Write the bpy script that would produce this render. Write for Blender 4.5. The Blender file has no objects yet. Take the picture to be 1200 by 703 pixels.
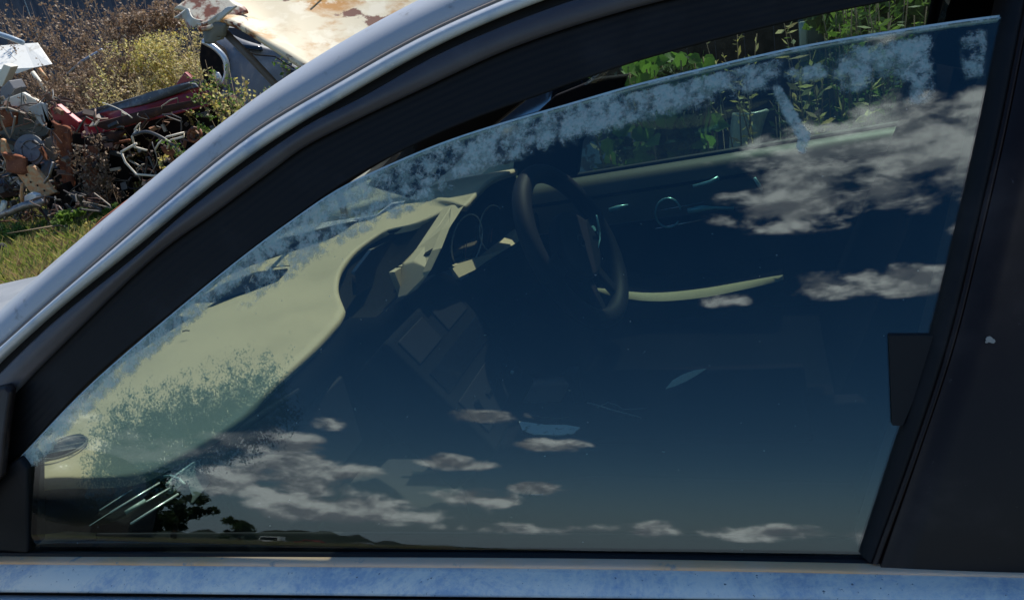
import bpy, math, random
import numpy as np
from mathutils import Vector, Matrix
random.seed(7); np.random.seed(7)
RND = random.Random(11)
S = bpy.context.scene
COL = S.collection

# ------------------------------------------------------------------ camera
F = 906.0
def nrm(v):
    v = np.array(v, float); return v / np.linalg.norm(v)
YC = nrm((280, 386, -F)); XC = -nrm((-2566, -174, -F)); XC = nrm(XC - YC * XC.dot(YC)); ZC = np.cross(XC, YC)
ROT = np.array([XC, YC, ZC]); CAM = np.array([0, 0, 1.48])
cd = bpy.data.cameras.new("camera"); cam = bpy.data.objects.new("camera", cd); COL.objects.link(cam)
cd.sensor_width = 36; cd.lens = F / 1200 * 36; cd.clip_start = 0.02; cd.clip_end = 5000
M4 = Matrix.Identity(4)
for i in range(3):
    for j in range(3): M4[i][j] = ROT[i][j]
    M4[i][3] = CAM[i]
cam.matrix_world = M4
S.camera = cam

# ------------------------------------------------------------------ light and sky
SUN_TO = nrm((0.17, 0.54, 0.82))
sun_el = math.asin(SUN_TO[2]); sun_az = math.atan2(SUN_TO[0], SUN_TO[1])
sl = bpy.data.lights.new("sun", 'SUN'); sl.energy = 3.9; sl.angle = math.radians(0.53); sl.color = (1.0, 0.95, 0.86)
so = bpy.data.objects.new("sun", sl); COL.objects.link(so)
so.rotation_euler = Vector(SUN_TO).to_track_quat('Z', 'Y').to_euler()
S.view_settings.view_transform = 'Standard'; S.view_settings.look = 'None'
S.view_settings.exposure = 0.7; S.view_settings.gamma = 1.0
S.cycles.max_bounces = 8; S.cycles.transparent_max_bounces = 24; S.cycles.caustics_reflective = False

W = bpy.data.worlds.new("World"); S.world = W; W.use_nodes = True
nt = W.node_tree; nt.nodes.clear()
class G:
    """small node-graph helper"""
    def __init__(s, nt): s.nt = nt
    def n(s, t, **k):
        nd = s.nt.nodes.new(t)
        for a, b in k.items():
            if a == 'ins':
                for x, y in b.items():
                    if hasattr(y, 'links') or isinstance(y, bpy.types.NodeSocket): s.nt.links.new(y, nd.inputs[x])
                    else: nd.inputs[x].default_value = y
            else: setattr(nd, a, b)
        return nd
    def m(s, op, a, b=None, c=None, clamp=False):
        nd = s.nt.nodes.new('ShaderNodeMath'); nd.operation = op; nd.use_clamp = clamp
        for i, v in enumerate((a, b, c)):
            if v is None: continue
            if isinstance(v, (int, float)): nd.inputs[i].default_value = v
            else: s.nt.links.new(v, nd.inputs[i])
        return nd.outputs[0]
    def mix(s, f, a, b):
        nd = s.nt.nodes.new('ShaderNodeMix'); nd.data_type = 'RGBA'
        for i, v in ((0, f), (6, a), (7, b)):
            if isinstance(v, (int, float)): nd.inputs[i].default_value = v
            elif isinstance(v, tuple): nd.inputs[i].default_value = (*v, 1)[:4]
            else: s.nt.links.new(v, nd.inputs[i])
        return nd.outputs[2]
    def noise(s, vec, scale, detail=4, rough=.55, dist=0.0):
        nd = s.n('ShaderNodeTexNoise'); nd.inputs['Scale'].default_value = scale
        nd.inputs['Detail'].default_value = detail; nd.inputs['Roughness'].default_value = rough
        nd.inputs['Distortion'].default_value = dist
        if vec is not None: s.nt.links.new(vec, nd.inputs['Vector'])
        return nd.outputs['Fac']
    def ramp(s, v, a, b, lo=0., hi=1.):
        nd = s.n('ShaderNodeMapRange', interpolation_type='SMOOTHSTEP')
        nd.inputs['From Min'].default_value = a; nd.inputs['From Max'].default_value = b
        nd.inputs['To Min'].default_value = lo; nd.inputs['To Max'].default_value = hi
        s.nt.links.new(v, nd.inputs['Value']); return nd.outputs[0]

g = G(nt)
sky = g.n('ShaderNodeTexSky', sky_type='NISHITA', sun_disc=False, sun_elevation=sun_el, sun_rotation=sun_az,
          altitude=100, air_density=1.0, dust_density=0.15, ozone_density=2.2)
tc = g.n('ShaderNodeTexCoord')
sep = g.n('ShaderNodeSeparateXYZ', ins={0: tc.outputs['Generated']})
el = g.m('MULTIPLY', g.m('ARCSINE', sep.outputs[2]), 57.2958)
az = g.m('MULTIPLY', g.m('ARCTAN2', sep.outputs[0], g.m('MULTIPLY', sep.outputs[1], -1.0)), 57.2958)
# cumulus sheet: noise on a plane above the ground
zz = g.m('MAXIMUM', sep.outputs[2], 0.03)
pl = g.n('ShaderNodeCombineXYZ', ins={0: g.m('DIVIDE', sep.outputs[0], zz), 1: g.m('DIVIDE', sep.outputs[1], zz), 2: 0.3})
n1 = g.noise(tc.outputs['Generated'], 9.0, 9, .62, .25)
n2 = g.noise(tc.outputs['Generated'], 3.1, 3, .5)
dome = g.n('ShaderNodeVectorMath', operation='MULTIPLY', ins={0: tc.outputs['Generated'], 1: (1, 1, 1.7)})
n3 = g.noise(dome.outputs[0], 14.0, 6, .54, .15)
up_ = g.n('ShaderNodeVectorMath', operation='ADD', ins={0: dome.outputs[0], 1: (0.004, 0, .020)})
n4 = g.noise(up_.outputs[0], 14.0, 6, .54, .15)
BL = [  # az, el, half width, half height, weight: the clouds that stand in the sky behind the photographer
 (11, 41, 14, 4.4, 1.3), (4, 36.5, 8, 3.4, 1.2), (0, 35, 4, 1.6, .7), (15, 35, 6, 4, .9), (14, 51, 4, 2, .55),
 (6, 27.8, 6, 1.6, 1.1), (11, 27.2, 5, 1.5, 1.0), (-3, 27.0, 2.5, 1.0, .6),
 (-17, 11.4, 3.2, .9, 1.1), (-24.5, 9.1, 3.8, 1.1, 1.2), (-32, 7.5, 4.5, 1.5, 1.1), (-38, 10.0, 4.5, 1.8, 1.0), (-35, 8.0, 6, 1.4, 1.0), (-37, 5.6, 8, 2.4, 1.1), (-31, 3.6, 7, 2.0, 1.05),
 (-22.5, 5.2, 3.8, 1.3, 1.25), (-17, 6.6, 2.5, .8, 1.0), (-28, 4.2, 7, 1.2, .9), (-13, 5.0, 4, .7, .6),
 (-47, 9.0, 7, 2.2, 1.0), (-55, 11, 8, 3, .9), (-5, 2.6, 9, 1.1, .85), (6, 2.6, 7, 1.1, .9), (-16, 2.2, 9, .8, .6), (-33, 12.5, 2.2, .8, .6),
 (-22, 14.2, 5, .8, .6), (30, 12, 14, 3, .9), (40, 30, 14, 6, .8), (-75, 16, 14, 5, .9), (60, 6, 22, 2.5, .9), (-95, 7, 20, 3, .9)]
acc = None
for (a, e, ra, re_, w_) in BL:
    dx = g.m('DIVIDE', g.m('SUBTRACT', az, float(a)), ra); dy0 = g.m('DIVIDE', g.m('SUBTRACT', el, float(e)), re_); dy = g.m('MAXIMUM', dy0, g.m('MULTIPLY', dy0, -1.25))
    r2 = g.m('ADD', g.m('MULTIPLY', dx, dx), g.m('MULTIPLY', dy, dy))
    v = g.m('MULTIPLY', g.m('SUBTRACT', 1.0, g.m('MULTIPLY', r2, .62), clamp=True), w_ * .84)
    acc = v if acc is None else g.m('MAXIMUM', acc, v)
front = g.ramp(g.m('MULTIPLY', sep.outputs[1], 1.0), 0.05, .35)   # the half of the sky over the scrap yard: thin scattered cloud
gen = g.m('MULTIPLY', g.ramp(n2, .52, .68), g.m('MULTIPLY', front, .8))
acc = g.m('MAXIMUM', acc, gen)
mask = g.ramp(g.m('ADD', acc, g.m('MULTIPLY', g.m('SUBTRACT', n3, .5), 3.1)), .30, .90)
mask = g.m('MULTIPLY', g.m('MULTIPLY', mask, .88), g.ramp(acc, 0.02, .3))
shade = g.ramp(g.m('ADD', g.m('MULTIPLY', g.m('SUBTRACT', n3, n4), 3.0), g.m('MULTIPLY', g.m('SUBTRACT', n1, .5), 1.4)), -.30, .42)
ccol = g.mix(shade, (3.4, 3.7, 4.3), (12.0, 12.1, 12.0))
haze = g.ramp(el, 0.0, 10.0, .80, 0.0)
deep = g.n('ShaderNodeHueSaturation', ins={'Color': sky.outputs[0], 'Saturation': 1.32, 'Value': .53})
base = g.mix(haze, deep.outputs[0], (1.7, 2.5, 3.5))
col = g.mix(mask, base, ccol)
bg = g.n('ShaderNodeBackground', ins={0: col, 1: .15})
g.n('ShaderNodeOutputWorld', ins={0: bg.outputs[0]})

# ------------------------------------------------------------------ projecting picture points onto real surfaces
def ray(px, py): return ROT @ nrm((px - 600, 351 - py, -F))
def aty(px, py, y): d = ray(px, py); return CAM + d * (y / d[1])
def atz(px, py, z): d = ray(px, py); return CAM + d * ((z - CAM[2]) / d[2])
def atx(px, py, x): d = ray(px, py); return CAM + d * (x / d[0])
def ys(z):                      # the flank of the car as a surface y(z)
    h = z - .98
    return .58 + (.36 * h + .22 * h * h if h > 0 else -.22 * (-h) ** 1.0 * .55 + .35 * h * h)
def side(px, py, off=0.):
    y = .7
    for _ in range(40):
        p = aty(px, py, y); y = ys(p[2]) + off
    return aty(px, py, y)
YM = 1.44
def mirror(p): return np.array([p[0], 2 * YM - p[1], p[2]])

# ------------------------------------------------------------------ materials
MATS = {}
def mat(name, color, rough=.5, metal=0., spec=.5, coat=0., noise=None, bump=None, trans=0., emis=None):
    if name in MATS: return MATS[name]
    m = bpy.data.materials.new(name); m.use_nodes = True; t = m.node_tree; gg = G(t)
    b = t.nodes['Principled BSDF']; b.inputs['Base Color'].default_value = (*color, 1)
    b.inputs['Roughness'].default_value = rough; b.inputs['Metallic'].default_value = metal
    b.inputs['Specular IOR Level'].default_value = spec; b.inputs['Coat Weight'].default_value = coat
    b.inputs['Coat Roughness'].default_value = .08
    c = gg.n('ShaderNodeTexCoord').outputs['Object']
    if noise:      # (color2, scale, lo, hi[, second colour, scale, lo, hi])
        cc = None
        prev = color
        for (c2, sc, lo, hi) in noise:
            f = gg.ramp(gg.noise(c, sc, 7, .6, .2), lo, hi)
            cc = gg.mix(f, prev if cc is None else cc, c2)
        t.links.new(cc, b.inputs['Base Color'])
    if bump:
        bn = gg.n('ShaderNodeBump', ins={'Height': gg.noise(c, bump[0], 5, .6), 'Strength': bump[1], 'Distance': bump[2] if len(bump) > 2 else .002})
        t.links.new(bn.outputs[0], b.inputs['Normal'])
    MATS[name] = m; return m

silver = mat('silver_paint', (.42, .44, .475), .48, .15, .5, .08, noise=[((.42, .425, .43), 5, .4, .75), ((.26, .26, .26), 34, .60, .72), ((.55, .54, .50), 75, .66, .74), ((.5, .48, .44), 60, .66, .8)], bump=(250, .03))
silver_trim = mat('bright_frame_edge', (.56, .58, .60), .40, .2, .5, .3, noise=[((.35, .42, .52), 14, .5, .7), ((.7, .72, .72), 90, .6, .75)])
gloss_black = mat('gloss_black_trim', (.014, .008, .007), .30, 0, .20, .0, noise=[((.055, .042, .038), 6, .45, .75), ((.10, .09, .085), 120, .68, .78)])
satin_black = mat('satin_black_frame', (.048, .044, .054), .38, 0, .5, 0, noise=[((.09, .085, .095), 9, .4, .8), ((.15, .15, .16), 22, .66, .74)], bump=(300, .05))
rubber = mat('black_rubber', (.005, .005, .006), .6, 0, .25, noise=[((.016, .016, .018), 12, .5, .8)], bump=(120, .08))
liner = mat('dark_headliner', (.010, .010, .012), .9, 0, .05, bump=(400, .1))
gap_black = mat('gap_black', (.004, .004, .005), .8)
tan_rubber = mat('dusty_rubber', (.86, .56, .37), .7, 0, .15, noise=[((.90, .50, .24), 6, .42, .7), ((.36, .32, .30), 45, .6, .72)], bump=(160, .2))
beige = mat('beige_leatherette', (.45, .37, .225), .62, 0, .3, noise=[((.38, .315, .19), 5, .4, .75), ((.30, .25, .16), 55, .70, .78)], bump=(420, .35, .001))
beige_dark = mat('taupe_plastic', (.10, .09, .065), .55, 0, .4, bump=(500, .1, .0006))
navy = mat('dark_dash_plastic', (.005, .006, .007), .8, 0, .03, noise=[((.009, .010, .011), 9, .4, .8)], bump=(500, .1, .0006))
panel_gloss = mat('gloss_console_panel', (.010, .011, .013), .6, 0, .08)
leather = mat('black_leather', (.005, .005, .006), .9, 0, .0, bump=(350, .2, .001))
wheel_leather = mat('wheel_leather', (.013, .012, .013), .6, 0, .12, bump=(350, .15, .001))
chrome = mat('chrome', (.75, .77, .78), .15, 1.0)
screen = mat('dark_screen', (.005, .006, .008), .08, 0, .5)
carpet = mat('black_carpet', (.012, .012, .013), .95, bump=(600, .4, .003))
paper = mat('dirty_paper', (.90, .92, .84), .7, noise=[((.3, .33, .28), 60, .55, .68)])
twigm = mat('dry_twig', (.62, .58, .48), .8)
leafdry = mat('dry_leaf', (.80, .80, .60), .7)
edge_glass = mat('ground_glass_edge', (.60, .68, .64), .45, 0, .5, noise=[((.62, .66, .64), 40, .45, .65)])
tyre = mat('tyre_rubber', (.02, .02, .02), .75, bump=(80, .3))
alloy = mat('alloy_rim', (.35, .36, .38), .35, .8)
lamp_clear = mat('headlamp_lens', (.5, .52, .54), .08, .3)
tail_red = mat('tail_lamp', (.3, .01, .01), .12)
plate = mat('number_plate', (.7, .7, .66), .5)

def glass_mat(name, tint=(.66, .76, .73), refl=.055, dusty=False, dust_amt=0.0):
    m = bpy.data.materials.new(name); m.use_nodes = True; t = m.node_tree; t.nodes.clear(); gg = G(t)
    lw = gg.n('ShaderNodeLayerWeight'); lw.inputs['Blend'].default_value = .5
    fac = gg.m('ADD', gg.m('MULTIPLY', gg.m('POWER', lw.outputs['Facing'], 5.0), 1 - refl), refl)
    tr = gg.n('ShaderNodeBsdfTransparent'); tr.inputs[0].default_value = (*[c ** .5 for c in tint], 1)
    gl = gg.n('ShaderNodeBsdfGlossy'); gl.inputs['Roughness'].default_value = 0.0; gl.inputs[0].default_value = (.92, .97, 1, 1)
    mx = gg.n('ShaderNodeMixShader', ins={0: fac, 1: tr.outputs[0], 2: gl.outputs[0]})
    out = mx.outputs[0]
    if dusty or dust_amt:
        tcx = gg.n('ShaderNodeTexCoord').outputs['Object']
        df = gg.n('ShaderNodeBsdfDiffuse'); tl = gg.n('ShaderNodeBsdfTranslucent')
        ad = gg.n('ShaderNodeMixShader', ins={0: .5, 1: df.outputs[0], 2: tl.outputs[0]})
        if dusty:
            at = gg.n('ShaderNodeAttribute', attribute_name='dust').outputs['Fac']
            fl = gg.n('ShaderNodeAttribute', attribute_name='film').outputs['Fac']
            na = gg.noise(tcx, 75, 8, .72, .2); nb = gg.noise(tcx, 320, 3, .6); nc = gg.noise(tcx, 26, 5, .6)
            blot = gg.ramp(gg.m('ADD', gg.m('MULTIPLY', na, .70), gg.m('ADD', gg.m('MULTIPLY', nc, .25), gg.m('MULTIPLY', nb, .10))), .40, .66)
            d1 = gg.ramp(gg.m('ADD', at, gg.m('MULTIPLY', gg.m('SUBTRACT', blot, .50), 1.1)), .15, 1.15)
            d1 = gg.m('MULTIPLY', gg.m('MULTIPLY', d1, gg.ramp(at, .02, .3)), .66)
            sp = gg.noise(tcx, 330, 3, .6)
            sp2 = gg.noise(tcx, 75, 5, .65)
            film = gg.ramp(gg.m('ADD', fl, gg.m('MULTIPLY', gg.m('SUBTRACT', gg.m('ADD', gg.m('MULTIPLY', sp, .55), gg.m('MULTIPLY', sp2, .45)), .5), 3.2)), .50, .72)
            film = gg.m('MULTIPLY', gg.m('MULTIPLY', film, gg.ramp(fl, .0, .3)), .62)
            specks = gg.ramp(gg.noise(tcx, 170, 2, .5), .755, .78, 0, .25)
            haze_ = gg.ramp(nc, .4, .8, .0, .007)
            a1 = gg.m('MAXIMUM', gg.m('MAXIMUM', d1, specks), haze_)
            # film is darker and greener than the dry dust
            c1 = gg.mix(gg.ramp(nb, .35, .7), (.62, .86, .88), (.90, .96, .96))
            t.links.new(c1, df.inputs[0]); t.links.new(c1, tl.inputs[0])
            fd = gg.n('ShaderNodeBsdfDiffuse'); fd.inputs[0].default_value = (.05, .11, .12, 1)
            ft = gg.n('ShaderNodeBsdfTransparent'); ft.inputs[0].default_value = (.15, .42, .60, 1)
            fm = gg.n('ShaderNodeMixShader', ins={0: .45, 1: ft.outputs[0], 2: fd.outputs[0]})
            o1 = gg.n('ShaderNodeMixShader', ins={0: film, 1: out, 2: fm.outputs[0]}).outputs[0]
            # keep the mirror image of the sky on top of the film
            out = gg.n('ShaderNodeMixShader', ins={0: a1, 1: o1, 2: ad.outputs[0]}).outputs[0]
        else:
            df.inputs[0].default_value = (.6, .62, .6, 1); tl.inputs[0].default_value = (.6, .62, .6, 1)
            f = gg.ramp(gg.noise(tcx, 18, 7, .7, .2), .35, .75, dust_amt * .3, dust_amt)
            out = gg.n('ShaderNodeMixShader', ins={0: f, 1: out, 2: ad.outputs[0]}).outputs[0]
    gg.n('ShaderNodeOutputMaterial', ins={0: out})
    return m
pane_mat = glass_mat('dusty_door_glass', (.46, .57, .51), .056, dusty=True)
wind_mat = glass_mat('windscreen_glass', (.86, .91, .88), .05, dust_amt=.07)
side_mat = glass_mat('side_glass', (.50, .62, .56), .045, dust_amt=.012)

def leaf_mat(name, cols, rough=.6, transl=.35):
    m = bpy.data.materials.new(name); m.use_nodes = True; t = m.node_tree; t.nodes.clear(); gg = G(t)
    r = gg.n('ShaderNodeNewGeometry').outputs['Random Per Island']
    cr = gg.n('ShaderNodeValToRGB'); cr.color_ramp.interpolation = 'LINEAR'
    e = cr.color_ramp.elements
    while len(e) < len(cols): e.new(.5)
    for i, c in enumerate(cols): e[i].position = i / max(1, len(cols) - 1); e[i].color = (*c, 1)
    t.links.new(r, cr.inputs[0])
    b = gg.n('ShaderNodeBsdfPrincipled', ins={'Base Color': cr.outputs[0], 'Roughness': rough})
    tl = gg.n('ShaderNodeBsdfTranslucent', ins={0: cr.outputs[0]})
    mx = gg.n('ShaderNodeMixShader', ins={0: transl, 1: b.outputs[0], 2: tl.outputs[0]})
    gg.n('ShaderNodeOutputMaterial', ins={0: mx.outputs[0]}); return m
L_yellow = leaf_mat('yellow_green_leaves', [(.44, .34, .10), (.66, .56, .16), (.36, .36, .09), (.80, .74, .34), (.46, .32, .13)], transl=.45)
L_brown = leaf_mat('dry_brown_seedheads', [(.24, .15, .10), (.34, .23, .15), (.16, .11, .08), (.46, .34, .22)], transl=.3)
L_green = leaf_mat('fresh_green_leaves', [(.06, .13, .02), (.12, .22, .03), (.20, .30, .06), (.05, .09, .02)], transl=.5)
L_dark = leaf_mat('dark_green_leaves', [(.02, .045, .012), (.035, .07, .02), (.06, .10, .03)], transl=.35)
L_grass = leaf_mat('grass_blades', [(.10, .16, .03), (.24, .30, .05), (.40, .38, .10), (.36, .26, .13), (.20, .13, .07)], transl=.5)
L_vine = leaf_mat('broad_vine_leaves', [(.07, .17, .02), (.14, .28, .04), (.10, .22, .03)], transl=.5)
stemm = mat('weed_stem', (.20, .15, .09), .8)
barkm = mat('bark', (.10, .075, .05), .9, bump=(30, .5, .01))

# ------------------------------------------------------------------ mesh helpers
WLOC = {}
def link(name, me, parent=None):
    o = bpy.data.objects.new(name, me); COL.objects.link(o)
    if parent is not None:
        o.parent = parent
        o.matrix_parent_inverse = Matrix.Translation(-WLOC.get(parent.name, Vector((0, 0, 0))))
    WLOC[o.name] = Vector((0, 0, 0))
    return o
def empty(name, loc, label, cat, group=None):
    o = bpy.data.objects.new(name, None); COL.objects.link(o); o.location = Vector(loc)
    o.empty_display_size = .1
    WLOC[o.name] = Vector(loc); tag(o, label, cat, group); return o
def tag(o, label=None, cat=None, group=None, kind=None):
    if label: o['label'] = label
    if cat: o['category'] = cat
    if group: o['group'] = group
    if kind: o['kind'] = kind
    return o
def mk(name, V, Fc, m, parent=None, smooth=True, solid=None, bevel=None, sub=0, offs=-1, rimmat=None):
    me = bpy.data.meshes.new(name)
    me.from_pydata([tuple(map(float, v)) for v in V], [], [tuple(int(i) for i in f) for f in Fc]); me.update()
    me.materials.append(m)
    if rimmat: me.materials.append(rimmat)
    if smooth:
        me.polygons.foreach_set('use_smooth', [True] * len(me.polygons))
    o = link(name, me, parent)
    if solid:
        md = o.modifiers.new('solid', 'SOLIDIFY'); md.thickness = solid; md.offset = offs; md.use_even_offset = False
        if rimmat: md.material_offset_rim = 1
    if bevel:
        md = o.modifiers.new('bevel', 'BEVEL'); md.width = bevel; md.segments = 3; md.limit_method = 'ANGLE'; md.angle_limit = math.radians(30)
        if smooth: md.harden_normals = True
    if sub:
        md = o.modifiers.new('sub', 'SUBSURF'); md.levels = sub; md.render_levels = sub
    return o
def resample(P, n):
    P = np.array(P, float); d = np.r_[0, np.cumsum(np.linalg.norm(np.diff(P, axis=0), axis=1))]
    # smooth (Catmull-like) via cubic interpolation on chord length
    t = np.linspace(0, d[-1], n)
    m = np.gradient(P, d, axis=0)
    out = []
    for x in t:
        i = min(max(np.searchsorted(d, x) - 1, 0), len(d) - 2); h = d[i + 1] - d[i]; u = (x - d[i]) / h
        out.append((2*u**3-3*u**2+1)*P[i] + (u**3-2*u**2+u)*h*m[i] + (-2*u**3+3*u**2)*P[i+1] + (u**3-u**2)*h*m[i+1])
    return np.array(out)
def grid(rows, flip=False):
    """rows: list of equally long point lists -> verts, faces"""
    n = len(rows[0]); V = [p for r in rows for p in r]; Fc = []
    for i in range(len(rows) - 1):
        for j in range(n - 1):
            a = i * n + j; q = (a, a + 1, a + n + 1, a + n)
            Fc.append(q[::-1] if flip else q)
    return V, Fc
def tube(pts, r, k=8, closed=False):
    P = [Vector(p) for p in pts]; n = len(P); V = []; Fc = []
    rr = r if hasattr(r, '__len__') else [r] * n
    up = Vector((.13, .31, .94)).normalized()
    for i, p in enumerate(P):
        if closed: t = P[(i + 1) % n] - P[i - 1]
        else: t = P[min(i + 1, n - 1)] - P[max(i - 1, 0)]
        t.normalize(); a = t.cross(up)
        if a.length < .1: a = t.cross(Vector((1, 0, 0)))
        a.normalize(); b = t.cross(a)
        for j in range(k):
            q = 2 * math.pi * j / k; V.append(p + (a * math.cos(q) + b * math.sin(q)) * rr[i])
    m = n if closed else n - 1
    for i in range(m):
        for j in range(k):
            a0 = i * k + j; a1 = i * k + (j + 1) % k; b0 = ((i + 1) % n) * k + j; b1 = ((i + 1) % n) * k + (j + 1) % k
            Fc.append((a0, a1, b1, b0))
    if not closed: Fc.append(tuple(range(k))[::-1]); Fc.append(tuple((n - 1) * k + j for j in range(k)))
    return V, Fc
def join(parts):
    V = []; Fc = []
    for v, f in parts:
        o = len(V); V += list(v); Fc += [tuple(i + o for i in q) for q in f]
    return V, Fc
def box(c, s, R=None):
    V = []
    for x in (-1, 1):
        for y in (-1, 1):
            for z in (-1, 1):
                v = Vector((x * s[0] / 2, y * s[1] / 2, z * s[2] / 2))
                if R is not None: v = R @ v
                V.append(Vector(c) + v)
    return V, [(0, 1, 3, 2), (4, 6, 7, 5), (0, 4, 5, 1), (2, 3, 7, 6), (0, 2, 6, 4), (1, 5, 7, 3)]
def prism(poly, d):
    """planar polygon (list of 3D points) swept by vector d"""
    n = len(poly); P = [Vector(p) for p in poly]; D = Vector(d)
    V = P + [p + D for p in P]; Fc = [tuple(range(n)), tuple(range(2 * n - 1, n - 1, -1))]
    for i in range(n): j = (i + 1) % n; Fc.append((j, i, i + n, j + n))
    return V, Fc
def disc(c, nr, r, th, k=24):
    nr = Vector(nr).normalized(); a = nr.orthogonal().normalized(); b = nr.cross(a)
    return prism([Vector(c) + (a * math.cos(2*math.pi*i/k) + b * math.sin(2*math.pi*i/k)) * r for i in range(k)], nr * th)
def ring(c, nr, r, rt, k=40, kk=8, ax=None, sq=1.0):
    nr = Vector(nr).normalized(); a = nr.orthogonal().normalized() if ax is None else Vector(ax).normalized(); b = nr.cross(a)
    return tube([Vector(c) + (a * math.cos(2*math.pi*i/k) + b * math.sin(2*math.pi*i/k) * sq) * r for i in range(k)], rt, kk, True)

# ------------------------------------------------------------------ ground
def ground_material():
    m = bpy.data.materials.new('yard_ground'); m.use_nodes = True; t = m.node_tree; gg = G(t); b = t.nodes['Principled BSDF']
    c = gg.n('ShaderNodeTexCoord').outputs['Object']
    a = gg.mix(gg.ramp(gg.noise(c, .35, 8, .65), .42, .6), (.13, .10, .065), (.075, .10, .025))
    a = gg.mix(gg.ramp(gg.noise(c, 6, 6, .7), .5, .72), a, (.20, .17, .11))
    t.links.new(a, b.inputs['Base Color']); b.inputs['Roughness'].default_value = .95
    bn = gg.n('ShaderNodeBump', ins={'Height': gg.noise(c, 9, 8, .7), 'Strength': .8, 'Distance': .05}); t.links.new(bn.outputs[0], b.inputs['Normal'])
    return m
N = 80; R_ = 1500.
V = []; 
ax_ = np.sign(np.linspace(-1, 1, N)) * (np.abs(np.linspace(-1, 1, N)) ** 3.2) * R_
for y in ax_:
    for x in ax_:
        r = math.hypot(x, y); V.append((x, y, 0.03 * math.sin(x * .9) * math.cos(y * .7) * (1 if r > 6 else 0) - .02))
Fc = [(j * N + i, j * N + i + 1, (j + 1) * N + i + 1, (j + 1) * N + i) for j in range(N - 1) for i in range(N - 1)]
tag(mk('ground', V, Fc, ground_material()), kind='structure')

# ------------------------------------------------------------------ the silver car
car = empty('silver_saloon_car', (-.4, 1.44, 0), 'silver saloon car with beige dashboard seen through its half lowered dusty side window', 'car')

# near flank: named outlines in picture points
S0 = [(-150, 520), (-60, 430), (0, 363), (60, 309), (102, 273), (150, 233), (210, 183), (254, 148), (350, 80), (402, 48), (490, 0), (560, -34), (660, -72), (800, -112), (1000, -150), (1250, -172)]
S1 = [(-110, 520), (-50, 452), (18, 390), (139, 285), (200, 233), (261, 183), (291, 160), (402, 93), (490, 44), (587, 0), (690, -40), (820, -74), (1010, -108), (1250, -128)]
S2 = [(-90, 520), (-36, 456), (33, 390), (168, 279), (220, 236), (282, 188), (402, 113), (513, 52), (620, 6), (720, -28), (840, -58), (1020, -90), (1250, -108)]
S3 = [(-80, 526), (-24, 462), (46, 392), (177, 284), (200, 263), (294, 191), (375, 138), (410, 121), (513, 64), (632, 14), (730, -18), (850, -48), (1030, -80), (1250, -97)]
S4 = [(-60, 548), (0, 478), (87, 389), (200, 285), (247, 252), (309, 206), (356, 172), (394, 152), (490, 106), (600, 56), (720, 16), (850, -16), (1030, -48), (1250, -66)]
S5 = [(-40, 585), (25, 530), (100, 452), (200, 367), (339, 259), (402, 215), (457, 184), (524, 152), (561, 137), (620, 116), (740, 74), (850, 44), (950, 20), (1060, -2), (1250, -30)]
n_ = 90
def flank(poly, off): return [side(p[0], p[1], off) for p in resample(poly, n_)]
def band(name, A, oa, B, ob, m, parent, bulge=0., k=7, depth=.03, ridges=0, sm=True, far=False):
    a = flank(A, oa); b = flank(B, ob); rows = []
    for i in range(k + 1):
        t = i / k; r = []
        for p, q in zip(a, b):
            v = p * (1 - t) + q * t
            v = v + np.array([0, -1, .35]) * (bulge * math.sin(math.pi * t) + ridges * math.sin(t * math.pi * 7) ** 2)
            r.append(v)
        rows.append(r)
    rows = [[p + np.array([0, depth, 0]) for p in rows[0]]] + rows + [[p + np.array([0, depth, 0]) for p in rows[-1]]]
    V, Fc = grid(rows)
    return mk(name, V, Fc, m, parent, smooth=sm)
body = mk('body', *box((0, 0, -5), (.01, .01, .01)), silver, car) if False else None
pillar = band('a_pillar', S0, .030, S1, .004, silver, car, bulge=.012, depth=.05)
door = band('front_door', S1, .000, S2, -.004, silver_trim, car, bulge=.006, depth=.03)
tag(door, 'passenger door whose window stands partly lowered')
band('frame_gap', S2, .012, S3, .012, gap_black, door, depth=.02)
band('window_frame', S3, -.002, S4, .006, satin_black, door, bulge=.003, depth=.03)
band('window_seal', S4, .012, S5, .020, rubber, door, bulge=.0, k=24, ridges=.0005, depth=.06)

# B pillar side: run channel and covers
RL = [(1182, -40), (1176, 5), (1170, 30), (1145, 150), (1115, 280), (1085, 400), (1040, 540), (1006, 645)]
RR = [(1206, -40), (1201, 5), (1196, 30), (1172, 150), (1142, 280), (1112, 400), (1066, 540), (1022, 660)]
def vband(name, A, oa, B, ob, m, parent, bulge=0., k=5, depth=.03, n=40, label=None):
    a = [side(p[0], p[1], oa) for p in resample(A, n)]; b = [side(p[0], p[1], ob) for p in resample(B, n)]
    rows = []
    for i in range(k + 1):
        t = i / k; rows.append([p * (1 - t) + q * t + np.array([0, -1, .35]) * bulge * math.sin(math.pi * t) for p, q in zip(a, b)])
    rows = [[p + np.array([0, depth, 0]) for p in rows[0]]] + rows + [[p + np.array([0, depth, 0]) for p in rows[-1]]]
    return mk(name, *grid(rows), m, parent)
vband('run_channel', RL, .012, RR, .0, rubber, door, bulge=.004, depth=.03)
def shift(P, dx): return [(p[0] + dx, p[1]) for p in P]
vband('pillar_edge_lip', RR, -.001, shift(RR, 7), -.003, gloss_black, door, bulge=.001, depth=.015)
def xcurve(P, dx):   # the same line moved along the car by dx metres
    return [side(*p) + np.array([dx, 0, 0]) for p in resample(P, 40)]
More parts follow.
